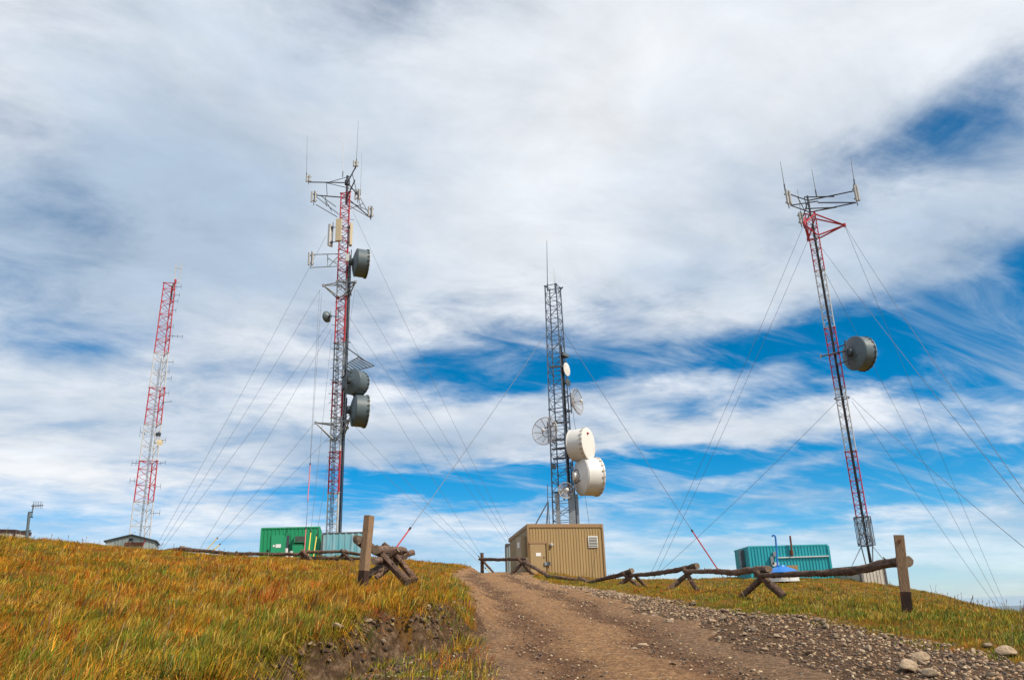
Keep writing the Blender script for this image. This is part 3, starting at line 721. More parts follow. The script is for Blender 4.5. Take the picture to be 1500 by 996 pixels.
for a, b in ((P(459, 373, Y2-.3), P(496, 372, Y2-.3)), (P(457, 392, Y2-.3), P(496, 390, Y2-.3)), (P(480, 373, Y2-.3), P(480, 391, Y2-.3)), (P(480, 378, Y2-.3), P(495, 388, Y2-.3)), (P(482, 390, Y2-.3), P(495, 376, Y2-.3))): boom(fr2, a, b, .035, 'galvanised')
whip('whip antenna on the left boom tip of the middle tower', P(449, 260, Y2-.8), P(450, 198, Y2-.8))
whip('whip antenna on the mast top of the middle tower', P(502, 258, Y2), P(504, 190, Y2), m='antenna_white')
whip('tallest whip antenna on the raised boom of the middle tower', P(522, 240, Y2-3.1), P(525, 177, Y2-3.1))
whip('whip antenna rising beside the white pair near the tower head', P(528, 285, Y2+1.1), P(530, 224, Y2+1.1), .02)
def panel(label, c, w, d, h, m, face, back='dark_steel', to=None):
    c = Vector(c); f = Vector(face).normalized(); s_ = Vector((-f.y, f.x, 0)); root = thing('panel_antenna', c-Vector((0, 0, h/2)), label, 'antenna', 'panel antennas on the middle tower')
    MB().box(c, s_*(w/2), f*(d/2), (0, 0, h/2)).build('radome', m, root)
    MB().tube(c-f*(d/2+.14)-Vector((0, 0, h*.6)), c-f*(d/2+.14)+Vector((0, 0, h*.6)), .035).build('mount_pipe', back, root)
    for k in (-.35, .35):
        q = c-f*(d/2+.05)+Vector((0, 0, h*k)); MB().box(q, s_*.09, f*.10, (0, 0, .07)).build('bracket', back, root)
        w_ = Vector((to.x, to.y, q.z)); MB().tube(q-f*.1, w_+(q-w_)*.3, .03).build('mount_arm', back, root)
    return root
panel('beige flat panel antenna facing the road', P(496, 337, Y2-1.0), .46, .18, 1.95, 'antenna_beige', (-.15, -1, 0), to=T2)
panel('narrow beige panel antenna seen edge on', P(514, 344, Y2-.3), .40, .2, 1.95, 'antenna_beige', (.93, .36, 0), to=T2)
panel('grey backed panel antenna on the left side', P(484, 345, Y2+.2), .42, .2, 1.9, 'antenna_white', (-.86, .5, 0), to=T2)
junction_box('white equipment box clamped beside the upper grey drum', P(509, 378, Y2-.7), (.14, .1, .32))
# slatted ice shield above the second drum
ice = thing('ice_shield', P(512, 540, Y2), 'slatted steel ice shield sticking out above two grey drums', 'shield')
i0, i1, i2, i3 = P(502, 536, Y2-.9), P(525, 523, Y2+.6), P(548, 536, Y2+.9), P(514, 545, Y2-1.3)
for k in range(8):
    t = k/7; a = i0.lerp(i1, t); b = i3.lerp(i2, t); d = (b-a)
    MB().box((a+b)/2, d*.5, (i1-i0).normalized()*.055, (0, 0, .03)).build('slat', 'dish_grey_dark', ice)
for a, b in ((i0, i1), (i3, i2), (P(505, 507, Y2-.2), i1.lerp(i2, .4)), (P(504, 508, Y2-.3), i0.lerp(i3, .5)), (P(498, 495, Y2), P(513, 502, Y2))): boom(ice, a, b, .04, 'dish_grey_dark', 'support_bar')

# far tower: little dipoles and yagis
def yagi(label, p, q, n, el, group='little side antennas on the far tower', m='dark_steel'):
    p, q = Vector(p), Vector(q); o = MB().tube(p, q, .022, n=5).build('yagi_antenna', m, None, loc=p); tag(o, label, 'antenna', group)
    for k in range(n):
        c = p.lerp(q, .35+.62*k/max(1, n-1)); MB().tube(c-Vector((0, 0, el/2)), c+Vector((0, 0, el/2)), .014, n=5).build('element', m, o).location = (0, 0, 0)
for (py, ln) in ((421, .9), (433, .8), (442, .7), (455, .6), (479, .5), (531, .9), (545, .6), (555, .9), (576, .6), (645, .8), (713, .8), (752, 1.0)):
    px = 204+(800-py)*.113+ (7 if py < 560 else 10); a = P(px, py, Y1-.2); yagi('short dipole on the right leg of the far tower, '+('top red band' if py < 518 else 'upper white band' if py < 569 else 'middle red band' if py < 622 else 'lower bands'), a, a+Vector((ln, -.1, 0)), 2, .55)
a = P(245, 492, Y1-.3); yagi('long yagi antenna halfway up the far tower', a, P(268, 493, Y1-.8), 3, .4)
a = P(234, 590, Y1-.3); yagi('long side antenna with knob below the white band of far tower', a, P(251, 588, Y1-.5), 2, .3)
a = P(231, 679, Y1-.3); yagi('dark side arm antenna at the top of the lowest red band', a, P(243, 677, Y1-.6), 2, .4)
a = P(215, 637, Y1-.3); yagi('grey hoop antenna on the left of the far tower', a, P(205, 632, Y1-.5), 2, 1.0)
a = P(201, 704, Y1-.3); yagi('short antenna on the left leg low on the far tower', a, P(190, 704, Y1-.5), 2, .6)
a = P(203, 678, Y1-.3); yagi('short antenna on the left leg at top of the lowest red band', a, P(193, 678, Y1-.5), 2, .6)
fd = thing('folded_dipole', P(256, 420, Y1), 'pale folded dipole antenna standing above the far tower head', 'antenna')
for a, b in ((P(255, 420, Y1), P(258, 386, Y1)), (P(262, 416, Y1), P(266, 386, Y1)), (P(256, 413, Y1), P(264, 415, Y1)), (P(257, 392, Y1), P(266, 394, Y1)), (P(250, 419, Y1), P(256, 419, Y1))): boom(fd, a, b, .026, 'antenna_beige')
junction_box('dark camera box on the far tower above the beige dish', P(232, 636, Y1-.4), (.2, .12, .16), 'dark_steel')

# whips on blue grey tower
whip('tall dark whip antenna at the head of the blue grey tower', P(802, 424, Y3-.3), P(801, 353, Y3-.3), .03, m='tower_blue_grey')
whip('short pale whip antenna at the head of the blue grey tower', P(813, 424, Y3), P(811, 392, Y3), .02, m='antenna_white')
whip('second short whip on the right edge of the blue grey tower head', P(814, 428, Y3), P(813, 404, Y3), .018, m='antenna_beige')
whip('stubby tilted antenna on the corner of the blue grey tower head', P(819, 427, Y3), P(824, 421, Y3), .03)
# head of the slim right tower
hd = thing('antenna_frame', (T4.x, T4.y, z4(313)), 'dark boom frame on top of the slim right tower', 'antenna mount')
cT, cB = Vector((T4.x, T4.y, z4(294))), Vector((T4.x, T4.y, z4(311)))
MB().tube(cB-Vector((0, 0, .3)), cT+Vector((0, 0, .35)), .07, n=8).build('mast', 'dark_steel', hd)
lT, lB, rT, rB = P(1155, 284, Y4-.8), P(1158, 301, Y4-.8), P(1251, 280, Y4-1.2), P(1254, 297, Y4-1.2)
kT, kB = P(1176, 319, Y4+2.2), P(1178, 334, Y4+2.2)
for p, q in ((cT, lT), (cB, lB), (cT, rT), (cB, rB), (cT, kT), (cB, kB), (lB, P(1198, 295, Y4)), (rB, P(1198, 297, Y4)), (P(1178, 289, Y4-.4), P(1222, 288, Y4-.5)), (P(1180, 306, Y4-.4), P(1225, 304, Y4-.5))): boom(hd, p, q, .042)
for p, q in ((cT.lerp(kT, .6), lT.lerp(cT, .45)), (P(1225, 304, Y4-.5), cB), (P(1178, 289, Y4-.4), P(1182, 305, Y4-.4)), (kT, kB)): boom(hd, p, q, .028, name='brace')
gR = 'white sector antennas on the slim tower'
for lab, px, py, Yv, h in (('white antenna pair on the left boom of the slim tower', 1153, 280, Y4-.95, 1.0), ('white antenna pair on the right boom of the slim tower', 1252, 272, Y4-1.35, 1.15), ('small antenna pair on the rear boom of the slim tower', 1172, 312, Y4+2.0, .85)):
    dipole_pair(lab, P(px, py, Yv), h, gR, .13 if px != 1252 else .1)
whip('whip antenna on the left boom of the slim tower', P(1150, 278, Y4-1), P(1143, 237, Y4-1), .028)
whip('whip antenna above the mast of the slim tower', P(1196, 287, Y4), P(1189, 248, Y4), .028)
whip('whip antenna on the right boom of the slim tower', P(1252, 271, Y4-1.3), P(1246, 231, Y4-1.3), .028)
whip('whip antenna on the rear boom of the slim tower', P(1174, 318, Y4+2.1), P(1168, 277, Y4+2.1), .024)
arm = thing('crossbar', P(1237, 514, Y4-.3), 'dark bar clamped level with the dish of the slim tower', 'antenna mount')
boom(arm, P(1202, 522, Y4-.6), P(1238, 514, Y4-.3), .05); boom(arm, P(1202, 519, Y4-.6), P(1202, 525, Y4-.6), .04, 'galvanised', 'end_clamp')

# ------------------------------------------------------------------ guy wires
def guy(label, group, top, bot, sag=.012, r=.0105, guards=(), ext=True):
    top, bot = Vector(top), Vector(bot); d = bot-top; e = Vector(bot)
    if ext:
        k = 0
        while e.z > H(e.x, e.y)-.05 and k < 80: e = e+d.normalized()*.25; k += 1
    L = (e-top).length; pts = []
    for i in range(25):
        t = i/24; pts.append(top.lerp(e, t)-Vector((0, 0, 4*t*(1-t)*sag*L)))
    o = MB().path(pts, [r]*25, n=5).build('guy_wire', 'wire_steel', None, loc=e, smooth=True); tag(o, label, 'guy wire', group)
    def at(t): return pts[min(23, int(t*24))].lerp(pts[min(23, int(t*24))+1], t*24-min(23, int(t*24)))
    for (t0, t1, m) in guards:
        MB().path([at(t0), at((t0+t1)/2), at(t1)], [.032]*3, n=7).build('guard_sleeve', m, o).location = (0, 0, 0)
        tb = at(max(0, t0-.006)); MB().tube(tb, at(t0), .05).build('turnbuckle', 'black_cable', o).location = (0, 0, 0)
    MB().lathe(e-Vector((0, 0, .35)), (0, 0, 1), [(0, .16), (.38, .14)], 8).build('anchor_block', 'concrete', o).location = (0, 0, 0)
    return o
gL, gG = 'guy wire of the middle tower slanting leftwards', 'guy wires of the middle tower'
for top, bot in (((478, 345, Y2), (236, 786, 58)), ((469, 424, Y2-.5), (241, 790, 58)), ((484, 470, Y2), (246, 792, 58)), ((485, 482, Y2), (290, 808, 55))): guy(gL+{345: ', fixed beside the panel antennas', 424: ', from the upper guy arm', 470: ', from beside the small dish', 482: ', from the middle red band'}[top[1]], gG, P(*top), P(*bot))
for top, bot, g in (((460, 620, Y2-.4), (302, 806, 56), (.87, .985)), ((482, 640, Y2), (310, 808, 55), (.9, .99))): guy('guy wire of the middle tower with yellow sleeve beyond the grass', gG, P(*top), P(*bot), .008, guards=[(*g, 'guard_yellow')])
g2 = 'guy wire of the middle tower towards the tan hut'
for top, bot in (((517, 310, Y2), (750, 788, 64)), ((522, 424, Y2-.5), (750, 792, 64)), ((505, 455, Y2), (742, 790, 64)), ((503, 483, Y2), (706, 812, 62))): guy(g2+{310: ', fixed below the tower head', 424: ', from the upper guy arm', 455: ', from beside the small dish', 483: ', from above the ice shield'}[top[1]], gG, P(*top), P(*bot))
for top, bot, g in (((518, 622, Y2-.4), (700, 812, 62), (.78, .92)), ((508, 642, Y2), (704, 824, 62), (.84, .97))): guy('guy wire of the middle tower with yellow sleeve beside the road', gG, P(*top), P(*bot), .006, guards=[(*g, 'guard_yellow')])
guy('near vertical guy wire with red sleeve dropping in front of the green hut', gG, P(471, 430, Y2-.8), P(446, 806, 48.8), .004, guards=[(.70, .82, 'guard_red'), (.905, .985, 'guard_red')])
guy('near vertical guy wire beside the red sleeved one by the green hut', gG, P(468, 426, Y2-.6), P(447, 803, 49.2), .004)
guy('near vertical guy wire close to the foot of the middle tower', gG, P(486, 490, Y2-.6), P(453, 800, 49.2), .004, guards=[(.90, .985, 'guard_yellow')])
guy('steep guy wire with yellow sleeve between green and blue huts', gG, P(520, 424, Y2-.4), P(462, 796, 50), .002, guards=[(.925, .985, 'guard_yellow')])
g3 = 'guy wires of the blue grey tower'
guy('guy wire with red sleeve coming down behind the log pile', g3, P(804, 482, Y3-.4), P(582, 798, 34), .006, .0135, guards=[(.88, .985, 'guard_red')])
guy('guy wire with red sleeve coming down beside the blue topped tank', g3, P(823, 482, Y3-.4), P(1052, 834, 40), .006, .0135, guards=[(.84, .955, 'guard_red')])
guy('guy wire going down behind the tan hut', g3, P(822, 483, Y3+.3), P(868, 800, 70), .004, .014)
g4 = 'guy wires of the slim tower'
for top, bot, s_, wh in ((tipA, (950, 846, 56), .012, 'from the outer red arm'), (tipC, (958, 846, 56), .012, 'from the rear red arm'), (P(1230, 584, Y4), (948, 853, 56), .010, 'from the collar below the dish')): guy('guy wire of the slim tower ending behind the fence, '+wh, g4, top, P(*bot), s_)
for top, bot, s_, wh in ((tipC, (1470, 893, 60), .010, 'from the rear red arm'), (tipB, (1476, 893, 60), .008, 'from the long red arm'), (P(1248, 588, Y4), (1466, 893, 60), .008, 'from the collar below the dish')): guy('guy wire of the slim tower to the grassy edge, '+wh, g4, top, P(*bot), s_)
for top, bot, s_, wh in ((tipB, (1640, 915, 21), .012, 'from the long red arm'), (tipA, (1648, 915, 21), .012, 'from the outer red arm'), (P(1248, 583, Y4), (1645, 918, 21), .008, 'from the collar below the dish')): guy('guy wire of the slim tower passing the sawn post, '+wh, g4, top, P(*bot), s_)

# ------------------------------------------------------------------ huts
def ribbed(mb, a, b, zb, za_t, zb_t, out, pitch=.2, dep=.03):
    """ribbed sheet between ground points a and b, out = outward normal"""
    a, b = Vector(a), Vector(b); L = (b-a).length; n = max(2, int(L/pitch)); prof = []
    for k in range(n):
        for t, h in ((0, 0), (.55, 0), (.65, dep), (.9, dep)): prof.append(((k+t)/n, h))
    prof.append((1, 0)); i0 = len(mb.v)
    for t, h in prof:
        p = a.lerp(b, t)+out*h; zt = za_t+(zb_t-za_t)*t
        mb.v.append(Vector((p.x, p.y, zb))); mb.v.append(Vector((p.x, p.y, zt)))
    for k in range(len(prof)-1): mb.f.append((i0+2*k, i0+2*k+2, i0+2*k+3, i0+2*k+1))
def hut(name, label, FL, FR, depth, m, trim, dz_back=0.0, pitch=.2, cat='hut', fascia=.16, group='equipment huts', trim_out=.05, side_m=None, swing=0.0):
    """FL, FR: front top corners; walls are ribbed sheets, flat roof with a trim band"""
    FL, FR = Vector(FL), Vector(FR); u = Vector((FR.x-FL.x, FR.y-FL.y, 0)); w = u.length; u.normalize(); v = Vector((-u.y, u.x, 0))
    BL, BR = FL+v*depth+Vector((0, 0, dz_back)), FR+v*depth+Vector((0, 0, dz_back))
    zb = min(H(p.x, p.y) for p in (FL, FR, BL, BR))-.15
    root = thing(name, ((FL.x+FR.x)/2, (FL.y+FR.y)/2, zb), label, cat, group)
    g0 = lambda p: Vector((p.x, p.y, 0))
    for wn, (a, b, o, mm) in {'front_wall': (FL, FR, -v, m), 'side_wall': (BL, FL, -u, side_m or m), 'far_side_wall': (FR, BR, u, m), 'rear_wall': (BR, BL, v, m)}.items():
        mb = MB(); ribbed(mb, g0(a), g0(b), zb, a.z, b.z, o, pitch); mb.build(wn, mm, root)
    mb = MB(); e = trim_out
    c = [FL-u*e-v*e, FR+u*e-v*e, BR+u*e+v*e, BL-u*e+v*e]; i = len(mb.v)
    for p in c: mb.v.append(p+Vector((0, 0, .03)))
    for p in c: mb.v.append(p-Vector((0, 0, fascia)))
    mb.f += [(0, 1, 2, 3), (7, 6, 5, 4)]+[(k, k+4, (k+1) % 4+4, (k+1) % 4) for k in range(4)]
    mb.build('roof', trim, root)
    for p, o in ((FL, -u-v), (FR, u-v)):      # corner flashing
        q = p+o*.02; MB().box((q.x, q.y, (zb+p.z-fascia)/2), u*.05, v*.05, (0, 0, (p.z-fascia-zb)/2)).build('corner_trim', trim, root)
    return root, u, v, zb
def on_front(FL, u, v, t, w, z, out): return Vector((FL.x, FL.y, 0))+u*(t*w)-v*out+Vector((0, 0, z))

# tan hut
FL, FR = P(773, 768, 44.6), P(881, 768, 46.1)
tan, u, v, zb = hut('equipment_hut', 'tan ribbed metal hut with door and white louvre at the road end', FL, FR, 3.1, 'tan_metal', 'tan_trim', -.5, .17, side_m='tan_side', trim_out=.06)
w = (FR-FL).length
def pf(px, py): # point on the tan front wall under a pixel
    d = ray(px, py); n = -v; t = (FL-EYE).dot(n)/d.dot(n); return EYE+d*t
def slab(root, name, pts, m, out, th, vv, uu):
    a, b = pts; c = (a+b)/2; hw = abs((b-a).dot(uu))/2; hh = abs(b.z-a.z)/2
    return MB().box(c-vv*(out+th/2), uu*hw, vv*(th/2), (0, 0, hh)).build(name, m, root)
dr = slab(tan, 'door', (pf(775.5, 796), pf(799.5, 838)), 'tan_door', .035, .05, v, u)
for a, b in (((773.6, 793.5), (775.5, 838)), ((799.5, 793.5), (801.2, 838)), ((773.6, 793), (801.2, 796))): slab(dr, 'frame', (pf(*a), pf(*b)), 'tan_trim', .03, .08, v, u)
slab(dr, 'sign', (pf(784, 809.5), pf(791.5, 814.5)), 'sign_white', .088, .012, v, u)
slab(dr, 'lock_box', (pf(796, 823.5), pf(800, 828)), 'galvanised', .088, .07, v, u); slab(dr, 'handle', (pf(800.3, 823), pf(805, 828)), 'dark_steel', .088, .07, v, u)
slab(dr, 'spy_hole', (pf(795.2, 815.5), pf(796.8, 817.3)), 'dark_steel', .088, .02, v, u)
lp = pf(807, 798); lt = MB().lathe(lp-v*.02, -v, [(0, .09), (.1, .1), (.16, .06)], 12).build('wall_lamp', 'lens', tan)
MB().path([pf(805, 800)-v*.06, pf(802, 804)-v*.06, pf(799, 809)-v*.06], [.015]*3, n=5).build('conduit', 'tan_trim', tan)
va, vb = pf(860.5, 785), pf(875.5, 801.5); vent = slab(tan, 'louvre_vent', (va, vb), 'louvre_white', .03, .05, v, u)
slab(vent, 'opening', (pf(862, 786.6), pf(874, 800)), 'black', .082, .004, v, u)
for k in range(6):
    y0 = 787+k*2.2; a, b = pf(862, y0), pf(874, y0+1.25); c = (a+b)/2-v*.10
    MB().box(c, u*(abs((b-a).dot(u))/2), -v*.02+Vector((0, 0, -.010)), Vector((0, 0, .007))).build('slat', 'louvre_white', vent)
# boxes on the left side wall
sw = Vector((FL.x, FL.y, 0)); 
MB().box(sw+v*.7-u*.18+Vector((0, 0, zb+1.6)), u*.15, v*.4, (0, 0, .95)).build('meter_cabinet', 'tan_side', tan)
MB().box(sw+v*.6-u*.35+Vector((0, 0, zb+2.1)), u*.025, v*.16, (0, 0, .15)).build('meter_sign', 'sign_white', tan)
# roof mast with two stays
rm = thing('roof_mast', P(802, 766, 47), 'thin mast with slanted stays on the tan hut roof', 'antenna', None)
for a, b, r_ in ((P(802.5, 768, 47), P(802, 709, 47), .02), (P(785, 767, 46.2), P(803, 734, 47), .04), (P(800.5, 767, 46.5), P(803, 734, 47), .03), (P(805, 768, 48), P(803, 734, 47), .02), (P(802.5, 728, 47), P(812, 728, 47), .015)): boom(rm, a, b, r_, 'dark_steel', 'stay' if r_ != .02 else 'rod')
# small grey hut at its rear
hut('equipment_hut', 'small grey hut peeking out behind the left end of the tan hut', P(741, 797, 50.5), P(765, 795, 50.5), 3.0, 'shed_metal', 'roof_dark', 0, .25, fascia=.1)
# green hut
FLg, FRg = P(384, 773.5, 51), P(468, 771.5, 51.7)
gh, ug, vg, zg = hut('equipment_hut', 'bright green ribbed hut with door and air conditioner', FLg, FRg, 3.5, 'green_metal', 'green_door', 0, .22, fascia=.06, trim_out=.05)
def pg(px, py): d = ray(px, py); t = (FLg-EYE).dot(vg)/d.dot(vg); return EYE+d*t
d2 = slab(gh, 'door', (pg(398, 784), pg(420.5, 814)), 'green_door', .03, .05, vg, ug)
slab(d2, 'sign', (pg(404, 797), pg(411.5, 802)), 'sign_white', .085, .012, vg, ug); slab(d2, 'small_sign', (pg(400, 798), pg(402.5, 801)), 'sign_white', .085, .012, vg, ug)
slab(d2, 'door_edge', (pg(420.6, 784), pg(423, 806)), 'dark_steel', .03, .08, vg, ug)
slab(gh, 'air_conditioner', (pg(432, 785), pg(448, 795)), 'green_metal', .03, .45, vg, ug)
for k in range(5): slab(gh, 'grille_bar', (pg(433, 786.3+k*1.7), pg(447, 787.1+k*1.7)), 'roof_dark', .485, .01, vg, ug)
slab(gh, 'duct', (pg(429, 797), pg(443, 818)), 'green_metal', .03, .35, vg, ug); slab(gh, 'vent_hole', (pg(391, 805), pg(393.5, 808)), 'black', .032, .02, vg, ug)
for px, q in ((420, .02), (427, .02)):
    MB().tube(P(px, 820, 50.4), P(px-.6, 803+4*(px > 425), 50.4), .10, n=8).build('bollard', 'antenna_white', gh)
# weathered blue hut
FLb, FRb = P(473, 781, 51.5), P(536, 779, 52.0)
bh, ub, vb_, _ = hut('equipment_hut', 'weathered pale blue metal hut at the foot of the middle tower', FLb, FRb, 3.2, 'blue_weathered', 'roof_dark', 0, .35, fascia=.05, trim_out=.03)
# teal hut
FLt, FRt = P(1097, 800.5, 43), P(1211.5, 797.5, 43)
th, ut, vt, zt_ = hut('equipment_hut', 'teal ribbed metal hut behind the rail fence with blue topped tank', FLt, FRt, 3.0, 'teal_metal', 'teal_metal', 0, .16, fascia=.05, trim_out=.02)
def pt_(px, py): d = ray(px, py); t = (FLt-EYE).dot(vt)/d.dot(vt); return EYE+d*t
slab(th, 'white_conduit', (pt_(1139, 815.8), pt_(1213.5, 814.9)), 'antenna_white', .03, .06, vt, ut)
slab(th, 'doorway', (pt_(1152, 828), pt_(1172, 856)), 'tan_metal', .03, .03, vt, ut)
MB().path([pt_(1158.5, 812)-vt*.12, pt_(1158, 800)-vt*.14, pt_(1156, 785)-vt*.14], [.06, .05, .05], n=8).build('exhaust_pipe', 'rust', th)
slab(th, 'rust_collar', (pt_(1156, 806), pt_(1162, 813)), 'rust', .03, .06, vt, ut)
for (x0, y0, x1, y1, m_) in ((1127, 815, 1133, 827, 'galvanised'), (1131, 808, 1137, 815, 'galvanised'), (1130, 824, 1140, 829, 'antenna_white')): slab(th, 'meter_box', (pt_(x0, y0), pt_(x1, y1)), m_, .03, .15, vt, ut)
for k, (py, h) in enumerate(((812, .5), (824, .35), (832, .25))):
    c = Vector((FLt.x, FLt.y, 0))+vt*1.2-ut*.12; MB().box((c.x, c.y, zpix(1090, py, 44)), ut*.10, vt*.22, (0, 0, h/2)).build('side_box', 'dish_grey', th)
# tank
tk = P(1147, 856, 40.2); tb = Vector((tk.x, tk.y, H(tk.x, tk.y)-.1)); ztop = zpix(1147, 838, 40.2); rr = .78
tank = thing('water_tank', tb, 'round white tank with blue domed top and blue vent pipe', 'tank')
MB().lathe(tb, (0, 0, 1), [(0, rr), (ztop-tb.z, rr)], 28).build('body', 'tank_white', tank, smooth=True)
MB().lathe(Vector((tb.x, tb.y, ztop)), (0, 0, 1), [(-.06, rr+.06), (0, rr+.06), (.12, rr*.8), (.22, rr*.5), (.26, .25), (.33, .22), (.34, .01)], 28).build('dome', 'tank_blue', tank, smooth=True)
q = [P(1139, 829, 40.2), P(1137.5, 805, 40.2), P(1136, 787, 40.2), P(1135, 784.3, 40.2), P(1132.5, 783.5, 40.2), P(1131, 785.5, 40.2)]
MB().path(q, [.045]*6, n=8).build('vent_pipe', 'tank_blue', tank)
# pale hut at the slim tower
FLp, FRp = P(1259, 829, 42), P(1293, 826.5, 42.45)
up_dir = Vector((FRp.x-FLp.x, FRp.y-FLp.y, 0)).normalized()
ph, uu_, vv_, _ = hut('equipment_hut', 'pale grey ribbed hut at the foot of the slim tower', FLp, FRp, 2.3, 'grey_metal', 'roof_dark', 0, .2, fascia=.05, trim_out=.02)
# gabled shed behind the grass hill
def gable_shed():
    a, b = P(156, 789, 71), P(227, 793, 72.3); ridge = P(190, 782, 71.5); u = Vector((b.x-a.x, b.y-a.y, 0)).normalized(); v = Vector((-u.y, u.x, 0))
    zb = min(H(a.x, a.y), H(b.x, b.y))-.3; root = thing('gabled_shed', ((a.x+b.x)/2, (a.y+b.y)/2, zb), 'grey green metal shed with low gable beside the far tower', 'shed')
    m = (a+b)/2; mid = Vector((m.x, m.y, ridge.z)); ze = (a.z+b.z)/2
    mb = MB(); ribbed(mb, Vector((a.x, a.y, 0)), Vector((m.x, m.y, 0)), zb, ze, ridge.z-.08, -v, .25); ribbed(mb, Vector((m.x, m.y, 0)), Vector((b.x, b.y, 0)), zb, ridge.z-.08, ze, -v, .25)
    fw = mb.build('gable_wall', 'shed_metal', root)
    for s_, p in ((-1, a), (1, b)):
        mb = MB(); q = Vector((p.x, p.y, 0)); ribbed(mb, q, q+v*4, zb, ze, ze, u*s_, .25); mb.build('side_wall', 'shed_metal', root)
        e = Vector((p.x, p.y, ze))+u*(s_*.18)-Vector((0, 0, .03)); mb = MB(); t = mid
        c4 = [t-v*.18, e-v*.18, e+v*4.1, t+v*4.1]; mb.v += c4+[x-Vector((0, 0, .10)) for x in c4]
        mb.f += [(0, 1, 2, 3), (7, 6, 5, 4)]+[(k, k+4, (k+1) % 4+4, (k+1) % 4) for k in range(4)]; mb.build('roof', 'dish_grey_dark', root)
    c = mid-Vector((0, 0, .48))-v*.05; MB().box(c, u*.13, v*.03, (0, 0, .11)).build('gable_vent', 'black', root)
    c = Vector((m.x, m.y, ze-.32))+u*.3-v*.06; MB().box(c, u*.75, v*.03, (0, 0, .14)).build('door_header', 'rust', root)
    MB().tube(Vector((m.x, m.y, ze-.6))+u*1.0-v*.2, Vector((m.x, m.y, ze+.05))+u*1.15-v*.1, .035).build('red_pipe', 'red_paint', root)
gable_shed()
# hut and pole antenna at the far left
fh = hut('equipment_hut', 'low hut with dark roof edge barely showing over the grass hill', P(-60, 774, 60), P(22, 776, 60), 2.0, 'grey_metal', 'roof_red', 0, .25, fascia=.22)
pa = thing('pole_antenna', P(38, 786, 58), 'grey pole with a small yagi antenna behind the grass hill', 'antenna')
boom(pa, P(38, 800, 58), P(43, 750, 58), .10, 'dish_grey', 'pole'); boom(pa, P(46, 758, 58), P(49, 738, 58), .045, 'dish_grey', 'mast'); boom(pa, P(42, 750, 58), P(48, 750, 58), .05, 'dish_grey', 'arm'); boom(pa, P(42, 757, 58), P(48, 757, 58), .05, 'dish_grey', 'arm')
boom(pa, P(46, 741, 58), P(63, 740, 58), .035, 'dark_steel', 'yagi_boom'); boom(pa, P(28, 778, 58), P(45, 777, 58), .06, 'dish_grey', 'side_bar')
for k in range(6): boom(pa, P(49+2.5*k, 734, 58), P(49.4+2.5*k, 745, 58.3), .014, 'whip_grey', 'element')

# ------------------------------------------------------------------ log fences and posts
LOGN = [0]
def log(parent, pts, r0, r1, name='rail', bend=.0):
    """rough bark log with knots through 3-D points"""
    LOGN[0] += 1; sd_ = LOGN[0]; pts = [Vector(p) for p in pts]; P2 = []; rs = []
    seg = [(pts[i+1]-pts[i]).length for i in range(len(pts)-1)]; tot = sum(seg); n = max(8, int(tot/.16))
    for k in range(n+1):
        d = tot*k/n; i = 0
        while i < len(seg)-1 and d > seg[i]: d -= seg[i]; i += 1
        p = pts[i].lerp(pts[i+1], d/seg[i])
        # soften the corner
        t = k/n; P2.append(p+Vector((mnoise.noise(Vector((t*tot*.7, sd_*3.1, 0))), mnoise.noise(Vector((t*tot*.7, sd_*3.1, 9))), mnoise.noise(Vector((t*tot*.7, sd_*3.1, 5)))))*.035)
        rs.append((r0+(r1-r0)*t)*(1+.10*mnoise.noise(Vector((t*tot*2.5, sd_*1.7, 3)))))
    mb = MB().path(P2, rs, n=12, wob=.34, seed=sd_)
    rr_ = random.Random(sd_)
    for k in range(int(tot*6)):           # branch stubs
        i = rr_.randrange(1, n); d = Vector((rr_.uniform(-1, 1), rr_.uniform(-1, 1), rr_.uniform(-1, 1))).normalized()
        ax = (P2[i]-P2[i-1]).normalized(); d = (d-ax*d.dot(ax)).normalized(); p = P2[i]+d*rs[i]*.7
        mb.tube(p, p+d*rs[i]*rr_.uniform(.35, .95)+ax*.03, rs[i]*.24, rs[i]*.12, n=5)
    o = mb.build(name, 'bark', parent, smooth=True)
    me = o.data; me.materials.append(MATS['log_end'])
    for pl in me.polygons:
        if len(pl.vertices) == 12: pl.material_index = 1
    return o
def post(label, top, base, w, th=None, yaw=0.0):
    top, base = Vector(top), Vector(base); gz = H(base.x, base.y); ax = (top-base).normalized(); f = Vector((math.sin(yaw), -math.cos(yaw), 0)); s_ = ax.cross(f).normalized(); f = s_.cross(ax)
    root = thing('sawn_post', (base.x, base.y, gz), label, 'post', 'sawn posts at the gateway')
    L = (top-base).length; k = .2; th = th or w
    mid = base+ax*(L*k)
    mb = MB(); a = mid; n = 10; i0 = 0
    for j in range(n+1):
        t = j/n; c = mid.lerp(top, t)
        for (sx, sy) in ((-1, -1), (-.9, -1.04), (.9, -1.04), (1, -1), (1.04, -.9), (1.04, .9), (1, 1), (-1, 1), (-1.04, .9), (-1.04, -.9)):
            e = 1+.03*mnoise.noise(Vector((sx*3, sy*3, t*3)))
            mb.v.append(c+s_*(sx*w/2*e)+f*(-sy*th/2*e)+ax*(.018*mnoise.noise(Vector((sx*2, sy*2, 7))) if j == n else 0))
    for j in range(n):
        for q in range(10): mb.f.append((j*10+q, j*10+(q+1) % 10, (j+1)*10+(q+1) % 10, (j+1)*10+q))
    mb.f.append(tuple(n*10+q for q in range(10))); mb.f.append(tuple(reversed(range(10))))
    mb.build('shaft', 'post_wood', root)
    MB().box(base.lerp(mid, .5)-ax*.12, s_*(w/2*1.05), f*(th/2*1.05), ax*((mid-base).length/2+.119)).build('creosoted_foot', 'creosote', root)
    return root, s_, f, ax
